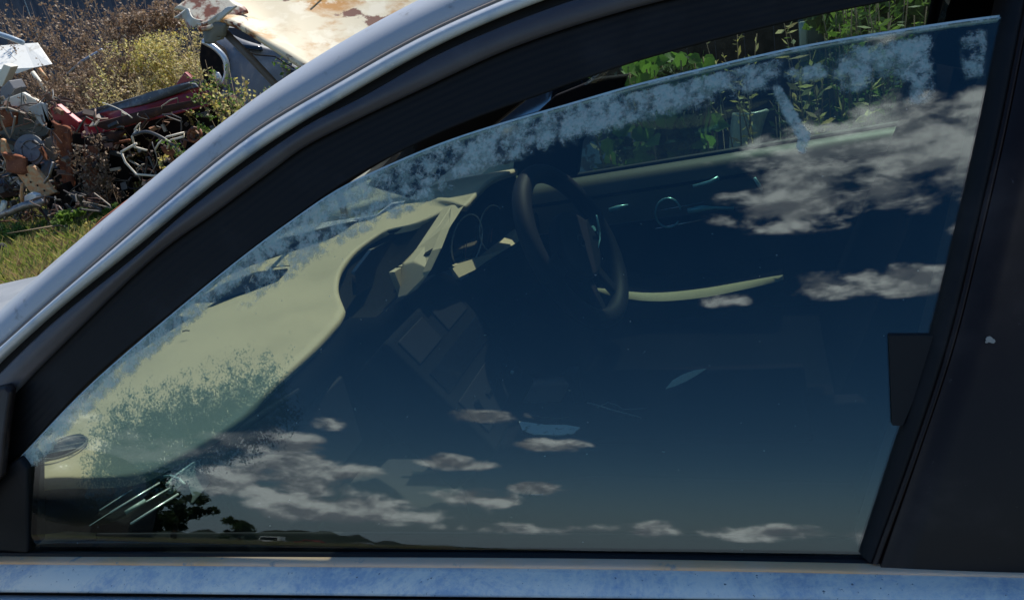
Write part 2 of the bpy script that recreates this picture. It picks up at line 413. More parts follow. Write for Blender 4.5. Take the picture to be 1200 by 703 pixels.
def metal_band(name, P, x0, x1, off, m, parent, depth=.03, mi=False, bul=.0):
    rows = []
    for t in np.linspace(0, 1, 9):
        rows.append([p + np.array([x0 * (1 - t) + x1 * t, off - bul * math.sin(math.pi * t), 0]) for p in xcurve(P, 0)])
    rows = [[p + np.array([0, depth, 0]) for p in rows[0]]] + rows + [[p + np.array([0, depth, 0]) for p in rows[-1]]]
    if mi: rows = [[mirror(p) for p in r] for r in rows]
    return mk(name, *grid(rows), m, parent)
RRl = RR[:-1] + [(1022, 668)]
metal_band('pillar_cover', shift(RRl, 7), 0.0, .19, -.004, gloss_black, door, bul=.003)

# belt line: dusty rubber, dirty bright trim, door skin
B0 = [(-160, 645), (0, 647), (350, 648), (700, 650), (985, 655), (1200, 660), (1700, 668)]
B1 = [(-160, 660), (0, 661), (350, 664), (700, 667), (985, 672), (1200, 677), (1700, 692)]
B2 = [(-160, 692), (0, 693), (400, 697), (900, 702), (1200, 705), (1700, 715)]
B3 = [(-160, 695), (0, 696), (400, 700), (900, 705), (1200, 708), (1700, 718)]
B4 = [(-160, 742), (0, 745), (400, 750), (900, 755), (1200, 760), (1700, 770)]
def flank2(poly, off, n=90): return [side(p[0], p[1], off) for p in resample(poly, n)]
def hband(name, A, oa, B, ob, m, parent, bulge=0., k=8, depth=.03):
    a = flank2(A, oa); b = flank2(B, ob); rows = []
    for i in range(k + 1):
        t = i / k; rows.append([p * (1 - t) + q * t + np.array([0, -1, .5]) * bulge * math.sin(math.pi * t) for p, q in zip(a, b)])
    rows = [[p + np.array([0, depth, -.002]) for p in rows[0]]] + rows + [[p + np.array([0, depth, 0]) for p in rows[-1]]]
    return mk(name, *grid(rows), m, parent)
B0b = [(p[0], p[1] + 4) for p in B0]
hband('seal_lip', B0, .005, B0b, .003, rubber, door, depth=.006)
hband('belt_seal', B0b, .0025, B1, -.010, tan_rubber, door, bulge=.005, depth=.004)
# dirty bright trim with a ragged crust of lichen and dust along it
def trim_material():
    m = bpy.data.materials.new('weathered_belt_trim'); m.use_nodes = True; t = m.node_tree; gg = G(t); b = t.nodes['Principled BSDF']
    c = gg.n('ShaderNodeTexCoord').outputs['Object']
    st = gg.n('ShaderNodeMapping', ins={'Vector': c, 'Scale': (1, 1, 1)}).outputs[0]
    na = gg.noise(st, 6.5, 10, .74, .9); nb = gg.noise(st, 130, 6, .75, .4); nc = gg.noise(st, 210, 3, .6)
    dirt = gg.ramp(gg.m('ADD', gg.m('MULTIPLY', na, .75), gg.m('MULTIPLY', nb, .35)), .38, .62)
    col = gg.mix(dirt, (.42, .50, .60), (.97, .88, .74))
    col = gg.mix(gg.ramp(nb, .64, .74), col, (.14, .22, .36))
    col = gg.mix(gg.ramp(nc, .66, .74), col, (.10, .11, .12))
    t.links.new(col, b.inputs['Base Color'])
    t.links.new(gg.ramp(dirt, 0, 1, .38, .8), b.inputs['Roughness'])
    t.links.new(gg.ramp(dirt, 0, 1, .12, .0), b.inputs['Metallic'])
    bn = gg.n('ShaderNodeBump', ins={'Height': dirt, 'Strength': .25, 'Distance': .001}); t.links.new(bn.outputs[0], b.inputs['Normal'])
    return m
trim_m = trim_material()
hband('belt_trim', B1, -.012, B2, -.040, trim_m, door, bulge=.004, depth=.006)
hband('trim_gap', B2, -.032, B3, -.032, gap_black, door, depth=.01)
skin_rows = []
b3 = flank2(B3, -.038, 60)
for dz, oy in ((0, 0), (-.01, -.004), (-.04, -.012), (-.10, -.028), (-.18, -.042), (-.20, -.044), (-.21, -.040), (-.30, -.040), (-.42, -.036), (-.52, -.02), (-.58, .0), (-.60, .03)):
    skin_rows.append([p + np.array([0, oy, dz]) for p in b3])
def cut(rows, x0, x1):
    out = []
    for r in rows:
        xs = np.linspace(x0, x1, 40); R0 = np.array(r)
        out.append([np.array([x, np.interp(x, R0[:, 0], R0[:, 1]), np.interp(x, R0[:, 0], R0[:, 2])]) for x in xs])
    return out
mk('door_skin', *grid(cut(skin_rows, -1.05, .20), True), silver, door, solid=.02, offs=1)
mk('door_handle', *tube([(.0, .49, .80), (.02, .465, .80), (.14, .465, .805), (.165, .49, .805)], .012, 8), silver, door)

# the pane of the front window, partly wound down
GT = [(22, 541), (100, 460), (200, 373), (339, 264), (402, 222), (457, 196), (520, 170), (600, 144), (660, 127), (740, 104), (826, 83), (939, 58), (1060, 38), (1120, 29), (1190, 20)]
NX, NZ = 420, 190
top = resample(GT, NX)
gt_x = top[:, 0]; gt_y = top[:, 1]
PT = [side(p[0], p[1], .016) for p in top]
PB = []
for s in np.linspace(0, 1, NX):
    x = -.95 + s * 1.03; PB.append(np.array([x, 0, .90 + .012 * s]))
rows = []; dust = []; film = []
def project(p):
    v = ROT.T @ (np.array(p) - CAM); return 600 - v[0] / v[2] * F, 351 + v[1] / v[2] * F
def sm(a, b, x):
    t = min(max((x - a) / (b - a), 0), 1); return t * t * (3 - 2 * t)
def bump_(x, a, b, c, d): return sm(a, b, x) * (1 - sm(c, d, x))
def segd(px, py, a, b):
    a = np.array(a, float); b = np.array(b, float); p = np.array((px, py)); t = np.clip((p - a).dot(b - a) / (b - a).dot(b - a), 0, 1); return np.linalg.norm(p - a - t * (b - a))
for j in range(NZ + 1):
    t = (j / NZ) ** 1.35; r = []
    for i in range(NX):
        x = PT[i][0] * (1 - t) + PB[i][0] * t; z = PT[i][2] * (1 - t) + PB[i][2] * t
        p = np.array([x, ys(z) + .016, z]); r.append(p)
        px, py = project(p); gy = np.interp(px, gt_x, gt_y); d = py - gy
        q = 0.
        # crust that the roller seal left along the top edge
        q = max(q, .95 * (1 - sm(430, 470, px)) * (1 - sm(18, 34, d)))
        q = max(q, .62 * bump_(px, 255, 330, 500, 560) * bump_(d, 24, 34, 56, 70))
        q = max(q, .62 * bump_(px, 430, 460, 520, 560) * (1 - sm(22, 40, d)))
        q = max(q, .80 * bump_(px, 500, 540, 720, 745) * bump_(d, -2, 4, 34, 52))
        q = max(q, .85 * bump_(px, 715, 740, 890, 925) * bump_(d, 4, 10, 30 + 8 * math.sin(px * .05), 50))
        q = max(q, .70 * bump_(px, 915, 925, 960, 975) * bump_(d, 18, 26, 34, 44))
        q = max(q, .88 * bump_(px, 965, 1000, 1080, 1100) * bump_(d, 4, 16, 44 + 10 * math.sin(px * .09), 66))
        q = max(q, .6 * bump_(px, 1060, 1072, 1092, 1100) * bump_(d, 45, 55, 80, 92))
        q = max(q, .45 * bump_(px, 1120, 1132, 1150, 1160) * bump_(d, 6, 16, 55, 75))
        q = max(q, .9 * (1 - sm(5, 9, segd(px, py, (912, 108), (940, 160)))), .95 * (1 - sm(5, 9, segd(px, py, (943, 160), (940, 172)))))
        q = max(q, .95 * (1 - sm(3, 7, segd(px, py, (612, 172), (650, 150)))))
        if d < 3: q = max(q, .55)
        dust.append(q)
        # wet greenish film low on the pane
        ln = np.interp(px, [60, 120, 200, 300, 400], [520, 478, 455, 425, 395])
        fl = sm(-70, 70, py - ln) * (1 - sm(290, 400, px)) * sm(50, 150, px)
        fl = fl * (1 - sm(70, 150, py - ln))
        film.append(max(fl, 0.0) - .02)
    rows.append(r)
V, Fc = grid(rows)
pane = mk('window_pane', V, Fc, pane_mat, door, solid=.004, offs=-1, rimmat=edge_glass)
for nm, data in (('dust', dust), ('film', film)):
    a = pane.data.attributes.new(nm, 'FLOAT', 'POINT'); a.data.foreach_set('value', data)
tag(pane, 'tinted pane wound part way down with crusted dust along its edge')

mk('pane_edge', *tube([side(p[0], p[1], .018) + np.array([0, 0, .0005]) for p in top[::4]], .0031, 6), edge_glass, door)
# inner face of the near door
ib = [side(p[0], p[1], .06) for p in resample([(-60, 655), (300, 656), (700, 655), (1030, 658)], 30)]
rows = [[p + np.array([0, oy, dz]) for p in ib] for oy, dz in ((0, -.03), (.0, -.012), (.012, -.006), (.035, -.012), (.05, -.03), (.055, -.12), (.06, -.3), (.03, -.5))]
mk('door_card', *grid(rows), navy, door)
sq = [aty(34, 627, .655), aty(80, 622, .66), aty(118, 624, .67), aty(34, 633, .655)]
mk('door_card_top', sq + [v + np.array([0, .0, -.008]) for v in sq], [(0, 1, 2, 3), (7, 6, 5, 4), (0, 4, 5, 1), (1, 5, 6, 2), (2, 6, 7, 3), (3, 7, 4, 0)], beige, door, smooth=False)
lip_t = [side(p[0], p[1], .026) for p in resample([(112, 626), (300, 625), (700, 627), (1020, 632)], 40)]
mk('inner_seal', *grid([[p + np.array([0, 0, -.04]) for p in lip_t], [p + np.array([0, -.001, -.004]) for p in lip_t], lip_t, [p + np.array([0, .004, .0]) for p in lip_t], [p + np.array([0, .006, -.04]) for p in lip_t]]), rubber, door)  # dark lip, added and raised to keep sun off the belt seal
mk('pillar_groove', *tube([p + np.array([0, -.002, 0]) for p in flank(S1, .001)], .0024, 6), mat('brown_sealant', (.20, .17, .15), .8), door)
# sail triangle and door mirror foot at the front corner of the window
sp = [side(*p, .004) for p in ((-60, 640), (-60, 590), (22, 536), (31, 548), (32, 648))]
mk('mirror_sail', *prism(sp, (0, .03, 0)), rubber, door, smooth=False, bevel=.003)
sp = [side(*p, -.012) for p in ((-80, 470), (6, 452), (12, 458), (6, 500), (0, 560), (-80, 640))]
mir = mk('door_mirror', *prism(sp, (-.0, .012, 0)), gloss_black, door, smooth=False, bevel=.004)
mv, mf = box((-1.02, .43, 1.06), (.16, .24, .15))
mk('mirror_housing', mv, mf, silver, mir, sub=2)
mk('channel_clip', *prism([side(*p, .006) for p in ((1042, 393), (1094, 393), (1070, 470), (1058, 498), (1046, 498))], (0, .007, 0)), gap_black, door, smooth=False)

# rear door and the rest of the near flank
rr = metal_band('rear_door', shift(RRl, 7), .196, .27, .0, gloss_black, car); rdoor = rr
zt = 1.44; 
def flank_poly(pts, off, th, name, m, parent, mi=False, nx=14, nz=10):
    """quad patch on the flank: pts = (x,z) of bottom-left, bottom-right, top-right, top-left"""
    rows = []
    for j in range(nz + 1):
        t = j / nz; r = []
        for i in range(nx + 1):
            s = i / nx
            x = (pts[0][0]*(1-s)+pts[1][0]*s)*(1-t) + (pts[3][0]*(1-s)+pts[2][0]*s)*t
            z = (pts[0][1]*(1-s)+pts[1][1]*s)*(1-t) + (pts[3][1]*(1-s)+pts[2][1]*s)*t
            p = np.array([x, ys(z) + off, z]); r.append(mirror(p) if mi else p)
        rows.append(r)
    return mk(name, *grid(rows, not mi), m, parent, solid=th, offs=-1)
flank_poly([(.27, .99), (1.0, 1.02), (.92, 1.40), (.44, 1.43)], .016, .004, 'window_pane', side_mat, rdoor)
flank_poly([(1.0, .99), (1.10, 1.02), (1.0, 1.42), (.92, 1.42)], .0, .03, 'window_frame', satin_black, rdoor)
flank_poly([(.44, 1.43), (1.06, 1.40), (1.06, 1.45), (.44, 1.48)], .0, .03, 'window_frame', satin_black, rdoor)
mk('door_skin', *grid(cut(skin_rows, .206, .52) if False else [[np.array([x, p[1] , p[2]]) for x, p in zip(np.linspace(.206, 1.12, 40), [np.array([0, r[-1][1], r[-1][2]])] * 40)] for r in skin_rows], True), silver, rdoor, solid=.02, offs=1)
mk('belt_trim', *box((.66, .555, .968), (.92, .012, .03)), trim_m, rdoor)

# roof, windscreen, pillars on the far side
r0 = flank(S0, .030)
roofN = [p for p in r0 if p[0] > -.42]; 
xr = np.array([p[0] for p in r0]); 
def edge_at(x): return np.array([x, np.interp(x, xr, [p[1] for p in r0]), np.interp(x, xr, [p[2] for p in r0])])
rows = []
for x in np.r_[np.linspace(-.36, .75, 16), np.linspace(.85, 1.7, 10)]:
    e = edge_at(min(x, .5)); e[0] = x
    if x > .5: e[2] -= .35 * max(0, x - .75) ** 1.6; 
    e = e + np.array([0, .012, .0])
    m_ = mirror(e); r = []
    for t in np.linspace(0, 1, 21):
        p = e * (1 - t) + m_ * t; p[2] += .024 * (1 - (2 * t - 1) ** 2) ** .8; r.append(p)
    rows.append(r)
mk('roof', *grid(rows, True), silver, car, solid=.012, offs=-1)
rows2 = [[p + np.array([0, 0, -.035 - .03 * (1 - (2 * i / 20 - 1) ** 2)]) for i, p in enumerate(r)] for r in rows[:-2]]
mk('headliner', *grid(rows2), liner, car, solid=.01)
# windscreen
rows = []
for t in np.linspace(0, 1, 16):
    xe = -.36 * (1 - t) + -1.16 * t
    if t < .999:
        e = edge_at(-.36 - .56 * t) if t < .9 else edge_at(-.36 - .56 * .9) * (1 - (t - .9) * 10) + np.array([-1.16, .66, 1.0]) * (t - .9) * 10
    else: e = np.array([-1.16, .66, 1.0])
    e = e + np.array([0, .03, -.012])
    m_ = mirror(e); r = []
    for s in np.linspace(0, 1, 21):
        p = e * (1 - s) + m_ * s; b = 1 - (2 * s - 1) ** 2
        p[0] -= (.04 + .20 * t) * b; p[2] += .02 * b * (1 - t); r.append(p)
    rows.append(r)
wscr = mk('windscreen', *grid(rows, False), wind_mat, car)
tag(wscr, 'dusty windscreen above the beige dashboard')
for k_, (c0, a0, a1, L_) in enumerate((((-1.33, 1.35, 1.03), 0, 0, .62), ((-1.31, 2.0, 1.03), 0, 0, .50))):
    arm = [(c0[0], c0[1], c0[2]), (c0[0] + .03, c0[1] - L_ * .5, c0[2] + .02), (c0[0] + .10, c0[1] - L_, c0[2] + .015)]
    w_ = mk('wiper', *tube(arm, .007, 6), rubber, wscr)

# bonnet and front wings
def bon_z(x, y):
    u = (-1.25 - x) / 2.0; v = abs(y - YM) / .86
    return .985 - .04 * u - .11 * u ** 2.2 - .05 * v ** 4 - .10 * max(0, u - .75) ** 1.5 + .012 * math.exp(-((v - .55) / .12) ** 2)
rows = []
for u in np.linspace(0, 1, 26):
    x0 = -1.22 - u * 1.78; hw = .845 - .05 * u ** 2; r = []
    for v in np.linspace(-1, 1, 33):
        y = YM + v * hw; x = x0 - (.17 if u < .2 else .17) * (1 - v * v) * (1 if u < .9 else 1)
        r.append(np.array([x, y, bon_z(x0, y)]))
    rows.append(r)
rows.append([p + np.array([-.03, 0, -.06]) for p in rows[-1]])
bonnet_m = mat('dusty_silver_bonnet', (.30, .31, .32), .45, .35, .5, .1, noise=[((.42, .42, .41), 3, .4, .7), ((.2, .2, .2), 40, .6, .75), ((.7, .7, .68), 7, .70, .73)])
mk('bonnet', *grid(rows, True), bonnet_m, car, solid=.01, offs=-1)
for sgn in (0, 1):
    rows = []
    for x in np.linspace(-1.05, -3.05, 30):
        z0 = bon_z(x, YM - .84) + .0 if x < -1.22 else .975
        yy = .585 + .02 * ((x + 1.2) / 1.8) ** 2; r = []
        for dz, oy in ((0, .0), (-.03, -.016), (-.10, -.035), (-.22, -.055), (-.40, -.05), (-.62, -.02)):
            z = max(z0 + dz, .22)
            wd = (x + 2.35) ** 2 + (z - .33) ** 2
            if wd < .37 ** 2: z = .33 + math.sqrt(max(0, .37 ** 2 - (x + 2.35) ** 2)) + .004 * dz
            p = np.array([x, yy + oy, z]); r.append(mirror(p) if sgn else p)
        rows.append(r)
    mk('front_wing', *grid(rows, bool(sgn)), silver, car, solid=.012)
    wx = [-2.35, 1.75] if not sgn else [-2.35, 1.75]
    for x in wx:
        yy = .58 if not sgn else 2 * YM - .58; dr = 1 if not sgn else -1
        w_ = mk('wheel', *ring((x, yy + .10 * dr, .33), (0, 1, 0), .25, .085, 40, 12), tyre, car)
        mk('rim', *disc((x, yy + .04 * dr, .33), (0, 1, 0), .19, .12 * dr if dr > 0 else -.12), alloy, w_, smooth=False)
    lv = box((-3.03, .72 if not sgn else 2 * YM - .72, .66), (.14, .34, .14)); mk('headlight', *lv, lamp_clear, car, sub=2)
rows = []
for dz, dx in ((.80, -.02), (.70, -.05), (.56, -.12), (.40, -.14), (.26, -.08), (.20, 0)):
    rows.append([np.array([-3.02 + dx + .12 * abs(v) ** 3, YM + v * .86, dz]) for v in np.linspace(-1, 1, 21)])
mk('front_bumper', *grid(rows), silver, car, solid=.01)
# tail: boot, rear wings and bumper, rear screen
for sgn in (0, 1):
    rows = []
    for x in np.linspace(1.12, 2.75, 24):
        r = []
        for z0, oy in ((1.02, 0), (.99, -.02), (.90, -.04), (.75, -.055), (.5, -.05), (.28, -.02)):
            z = z0
            if (x - 1.75) ** 2 + (z - .33) ** 2 < .37 ** 2: z = .33 + math.sqrt(max(0, .37 ** 2 - (x - 1.75) ** 2))
            p = np.array([x, .60 + oy + .05 * max(0, x - 2.1) ** 2, z]); r.append(mirror(p) if sgn else p)
        rows.append(r)
    mk('rear_wing', *grid(rows, not sgn), silver, car, solid=.012)
    mk('tail_light', *box((2.72, .78 if not sgn else 2 * YM - .78, .86), (.12, .26, .13)), tail_red, car, sub=1)
mk('boot_lid', *grid([[np.array([x, YM + v * .82, 1.03 - .03 * (x - 1.7) ** 2 - .03 * v ** 4 - (.12 if x > 2.7 else 0)]) for v in np.linspace(-1, 1, 13)] for x in np.linspace(1.68, 2.75, 12)]), silver, car, solid=.01)
mk('rear_bumper', *grid([[np.array([2.72 + dx - .1 * abs(v) ** 3, YM + v * .86, z]) for v in np.linspace(-1, 1, 17)] for z, dx in ((.92, .0), (.75, .06), (.55, .10), (.35, .08), (.22, 0))]), silver, car, solid=.01)
mk('rear_screen', *grid([[np.array([1.06 + t * .62, YM + v * (.58 + .18 * t), 1.42 - .38 * t + .02 * (1 - v * v)]) for v in np.linspace(-1, 1, 9)] for t in np.linspace(0, 1, 6)]), side_mat, car)
mk('floor', *box((.3, YM, .24), (4.6, 1.6, .04)), carpet, car)
for sy in (.66, 2.22): mk('sill', *box((-.1, sy, .28), (2.5, .10, .16)), silver, car, bevel=.02)
mk('bulkhead', *box((-1.32, YM, .60), (.03, 1.6, .68)), liner, car)

# far flank
ff = [mirror(p) for p in flank(S0, .030)]
def farband(name, A, oa, B, ob, m, parent, depth=.04):
    a = [mirror(p) for p in flank(A, oa)]; b = [mirror(p) for p in flank(B, ob)]; rows = [a] + [[p * (1 - t) + q * t for p, q in zip(a, b)] for t in (.33, .66)] + [b]
    rows = rows + [[p - np.array([0, depth, 0]) for p in b], [p - np.array([0, depth, 0]) for p in a]]
    return mk(name, *grid(rows), m, parent)
farband('a_pillar', S0, .03, S1, .004, silver, car)
fdoor = farband('front_door', S1, .0, S5, .012, satin_black, car); tag(fdoor, "driver's door on the far side with taupe upper panel and beige glint on its armrest")
farband('pillar_trim', S1, .06, S5, .05, liner, fdoor, .01)
ap = [aty(*p, 2.16) for p in ((600, 206), (604, 168), (622, 138), (650, 112), (700, 92), (735, 88), (727, 107), (702, 138), (680, 168), (676, 206))]
mk('mirror_triangle', *prism(ap, (0, .05, 0)), liner, fdoor, smooth=False, bevel=.006)
hv, hf = box((-.82, 2.50, 1.09), (.15, .24, .16)); mk('door_mirror', hv, hf, rubber, fdoor, sub=2)
tp = [mirror(side(*p)) for p in GT[:1]]
flank_poly([(-.93, .99), (.33, 1.0), (.47, 1.42), (-.24, 1.40)], .016, .004, 'window_pane', side_mat, fdoor, mi=True)
# far door trim: profile swept along the car
def sweep(name, prof, x0, x1, m, parent, rise=.036, n=20, **k):
    rows = [[np.array([x, y, z + rise * (x + .5)]) for y, z in prof] for x in np.linspace(x0, x1, n)]
    return mk(name, *grid(rows), m, parent, **k)
zb = 1.003
sweep('belt_seal', [(2.262, zb + .006), (2.258, zb + .010), (2.250, zb + .004), (2.250, zb - .004)], -.95, .34, rubber, fdoor)
sweep('door_top', [(2.27, zb - .002), (2.235, zb - .001), (2.205, zb - .010), (2.190, zb - .028), (2.186, zb - .05)], -.92, .34, mat('taupe_door_top', (.10, .088, .058), .5, 0, .4, bump=(500, .1, .0006)), fdoor)
sweep('trim_strip', [(2.188, zb - .050), (2.178, zb - .054), (2.188, zb - .060)], -.92, .34, navy, fdoor)
sweep('door_card', [(2.190, zb - .058), (2.186, zb - .09), (2.186, zb - .145)], -.92, .34, beige_dark, fdoor)
sweep('door_card_lower', [(2.188, zb - .146), (2.182, zb - .16), (2.186, zb - .33), (2.19, zb - .42), (2.2, zb - .7)], -.92, .34, leather, fdoor)
ar = [aty(*p, 1.94) for p in resample([(700, 342), (760, 350), (820, 346), (870, 337), (918, 327)], 18)]
rows = [[p + np.array([0, dy, dz]) for p in ar] for dy, dz in ((.24, -.02), (.03, .004), (.004, .002), (-.006, -.012), (.0, -.06), (.24, -.09))]
for r in rows:
    for q_, p in enumerate(r): pass
mk('armrest', *grid(rows), leather, fdoor)
rows = []
for i, p in enumerate(ar):
    w_ = .022 * math.sin(math.pi * min(1, max(.0, (i + .3) / 17.6))) ** .6 + .002
    rows.append([p + np.array([0, w_, .010]), p + np.array([0, 0, .011]), p + np.array([0, -w_ * .7, .000])])
mk('armrest_lit_crescent', *grid(rows), beige, fdoor)  # beige crescent paints the sunlit top of the armrest
# door opener: chrome frame; teal bits stand in for reflections on the window glass
hd = [aty(*p, 2.165) for p in ((764, 248), (826, 236), (828, 256), (768, 268))]
mk('opener_frame', *tube(hd, .0022, 6, True), chrome, fdoor)
mk('reflection_ring', *tube([aty(783 + 15 * math.cos(a), 249 + 17 * math.sin(a), 2.150) for a in np.linspace(.6, 2 * math.pi - .2, 22)], .0030, 6), mat('teal_glint', (.30, .62, .62), .3, .4), fdoor)
teal = MATS['teal_glint']
mk('reflection_scribble', *tube([aty(*p, 2.15) for p in ((806, 247), (822, 244), (838, 243), (860, 244))], [.008, .009, .004, .005], 8), teal, fdoor)
mk('reflection_blotch', *tube([aty(*p, 2.15) for p in ((714, 246), (724, 243), (736, 240))], [.006, .007, .003], 8), teal, fdoor)
mk('reflection_blotch', *tube([aty(*p, 2.15) for p in ((812, 218), (832, 213), (842, 208))], [.004, .005, .006], 8), teal, fdoor)
mk('reflection_fleck', *tube([aty(*p, 2.15) for p in ((884, 208), (889, 216), (893, 222))], [.004, .005, .003], 8), teal, fdoor)
# far rear door and b pillar
flank_poly([(.32, .98), (.46, .98), (.62, 1.45), (.46, 1.45)], -.01, .05, 'b_pillar', liner, car, mi=True)
frd = flank_poly([(.46, .28), (1.12, .28), (1.12, .985), (.46, .985)], -.0, .05, 'rear_door', silver, car, mi=True)
flank_poly([(.46, .99), (1.0, 1.02), (.92, 1.40), (.60, 1.43)], .016, .004, 'window_pane', side_mat, frd, mi=True)
flank_poly([(-1.05, .28), (.45, .28), (.45, .985), (-1.05, .975)], -.04, .02, 'door_skin', silver, fdoor, mi=True)
flank_poly([(1.0, .99), (1.5, 1.02), (1.15, 1.40), (.92, 1.42)], .0, .04, 'c_pillar', silver, car, mi=True)
flank_poly([(1.10, .99), (1.65, 1.02), (1.10, 1.42), (1.0, 1.42)], .0, .04, 'c_pillar', silver, car)
gp = [aty(*p, 2.05) for p in ((1104, -10), (1112, 4), (1124, 16), (1150, 26), (1162, 22), (1158, -20), (1120, -26))]
mk('pillar_trim', *prism(gp, (0, .03, 0)), mat('grey_pillar_trim', (.32, .30, .28), .6), car, smooth=False, bevel=.005)
mk('seatbelt', *tube([aty(*p, 2.0) for p in ((1085, -30), (1098, 0), (1085, 60), (1060, 150))], .012, 4), liner, car)

# ------------------------------------------------------------------ dashboard
def spl(P, n): return resample(P, n)
Lp = [atz(27, 566, 1.0), atz(60, 561, 1.0), atz(110, 560, 1.0), atz(165, 553, 1.0), atz(203, 534, 1.0), atz(281, 486, 1.0), atz(307, 460, 1.0), atz(372, 400, 1.0), atz(400, 369, 1.0)]
Vp = [atz(402, 362, 1.004), atz(394, 335, 1.012), atz(402, 308, 1.022), atz(425, 285, 1.032), atz(450, 270, 1.040), atz(484, 262, 1.048), atz(531, 240, 1.066)]
Up = [atx(520, 288, -.69), atx(530, 262, -.695), atx(545, 240, -.70), atx(570, 213, -.69), atx(605, 198, -.68)]
dash = empty('dash_root', (0, 0, 0), 'x', 'x') if False else None
# flat passenger side top
A1 = spl(Lp, 40)
Wn = [np.array([-1.02, .66, .985]), np.array([-1.10, .72, .985]), np.array([-1.16, .80, .985]), atz(150, 420, .985), np.array([-1.235, 1.25, .99]), atz(262, 347, 1.0), atz(338, 305, 1.0)]
B1_ = spl(Wn[:6], 40)
VV = np.vstack([A1[:-1], spl(Vp, 34), spl([Vp[-1], Up[2] + np.array([-.012, -.01, .004])], 4)[1:], spl(Up[2:], 16)])
W0 = spl([atz(262, 347, 1.0), atz(338, 305, 1.0), atz(369, 288, 1.008), atz(419, 265, 1.022), atz(460, 244, 1.04), atz(510, 216, 1.06), atz(560, 205, 1.07), atz(604, 197.5, 1.073)], len(VV) - 39)
WW = np.vstack([B1_[:-1], W0])
rows = []
for t in np.linspace(0, 1, 24):
    r = []
    for i, (a, b) in enumerate(zip(VV, WW)):
        k_ = .007 * (1 - sm(30, 50, i)) + .002
        r.append(a * (1 - t) + b * t + np.array([0, 0, k_ * math.sin(math.pi * t) ** .7]))
    rows.append(r)
rows = [[p + np.array([.000, 0, -.016]) for p in rows[0]], [p + np.array([.004, 0, -.006]) for p in rows[0]]] + rows
dashb = mk('dashboard', *grid(rows, True), beige, car)
tag(dashb, 'sunlit beige dashboard with hooded dials')
WW = W0
# fall from the cowl to the foot of the screen
rows = [WW, [p + np.array([-.10, 0, -.05]) for p in WW], [np.array([min(p[0] - .2, -1.22), p[1], .975]) for p in WW]]
mk('cowl_front', *grid(rows, True), beige, dashb)
# column between the screen bay and the dials
colm = [atx(530, 239, -.742), atx(498, 288, -.752), atx(484, 306, -.762), atx(476, 347, -.772), atx(490, 339, -.747), atx(506, 316, -.712), atx(518, 290, -.692), atx(528, 266, -.695), atx(545, 240, -.70)]
mk('centre_column', *prism(colm[::-1], (-.025, 0, -.004)), beige, dashb, smooth=False, bevel=.004)
# screen bay liner, screen, louvres
bay = [v + np.array([-.006, 0, -.004]) for v in Vp] + [atx(498, 288, -.775), atx(470, 345, -.80), atx(440, 372, -.815), atx(410, 372, -.82)]
cen = sum(bay) / len(bay)
rows = [bay + [bay[0]], [b + np.array([-.05, 0, -.014]) for b in bay] + [bay[0] + np.array([-.05, 0, -.014])], [cen + (b - cen) * .80 + np.array([-.10, 0, -.035]) for b in bay] + [cen + (bay[0] - cen) * .80 + np.array([-.10, 0, -.035])]]
V, Fc = grid(rows); k0 = len(V); V = V + [cen + np.array([-.11, 0, -.01])]
nb_ = len(bay) + 1
Fc += [(2 * nb_ + i, 2 * nb_ + i + 1, k0) for i in range(nb_ - 1)]
bayo = mk('screen_bay', V, Fc, mat('shaded_liner', (.014, .014, .011), .95, 0, 0.), dashb)  # dark olive stands in for beige lining in the hood's shade
sc_ = [atx(*p, -.90) for p in ((418, 345), (416, 318), (436, 292), (470, 276), (504, 262), (490, 290), (455, 325))]
mk('display_screen', *prism(sc_[::-1], (-.01, 0, 0)), screen, bayo, smooth=False)
for a, b, c, d in (((462, 318), (470, 313), (482, 340), (473, 346)), ((473, 311), (482, 306), (491, 333), (484, 339))):
    mk('louvre', *prism([atx(*p, -.79) for p in (a, b, c, d)][::-1], (-.014, 0, 0)), beige, bayo, smooth=False, bevel=.001)
# dial housing: recess, lower lip, two dials
cl = [atx(518, 290, -.695), atx(530, 262, -.70), atx(545, 240, -.705), atx(572, 213, -.695), atx(604, 199, -.685), atx(608, 240, -.685), atx(609, 268, -.685), atx(590, 288, -.70), atx(560, 302, -.705), atx(532, 312, -.71), atx(520, 303, -.70)]
cen = sum(cl) / len(cl)
def bowl(loop, dx1, s1):
    lp = loop + [loop[0]]; c = sum(loop) / len(loop)
    rows = [lp, [b + np.array([-.03, 0, -.010]) for b in lp], [c + (b - c) * s1 + np.array([dx1, 0, -.030]) for b in lp]]
    V, Fc = grid(rows); n = len(lp); V = V + [c + np.array([dx1 - .004, 0, -.03])]
    Fc += [(2 * n + i, 2 * n + i + 1, 3 * n) for i in range(n - 1)]
    return V, Fc
dials = mk('dial_housing', *bowl(cl, -.12, .97), MATS['shaded_liner'], dashb)
lip = [atx(p[0], p[1], p[2]) for p in ((528, 311, -.715), (545, 303, -.735), (562, 300, -.735), (580, 290, -.735), (607, 264, -.70), (610, 281, -.668), (596, 290, -.668), (578, 300, -.675), (556, 316, -.685), (538, 325, -.695))]
mk('dial_lip', *prism(lip[::-1], (-.008, 0, -.004)), beige, dials, smooth=False, bevel=.001)
def ell(cx, cy, ax, ay, rot, x, n=36):
    return [atx(cx + ax * math.cos(a) * math.cos(rot) - ay * math.sin(a) * math.sin(rot), cy + ax * math.cos(a) * math.sin(rot) + ay * math.sin(a) * math.cos(rot), x) for a in np.linspace(0, 2 * math.pi, n, endpoint=False)]
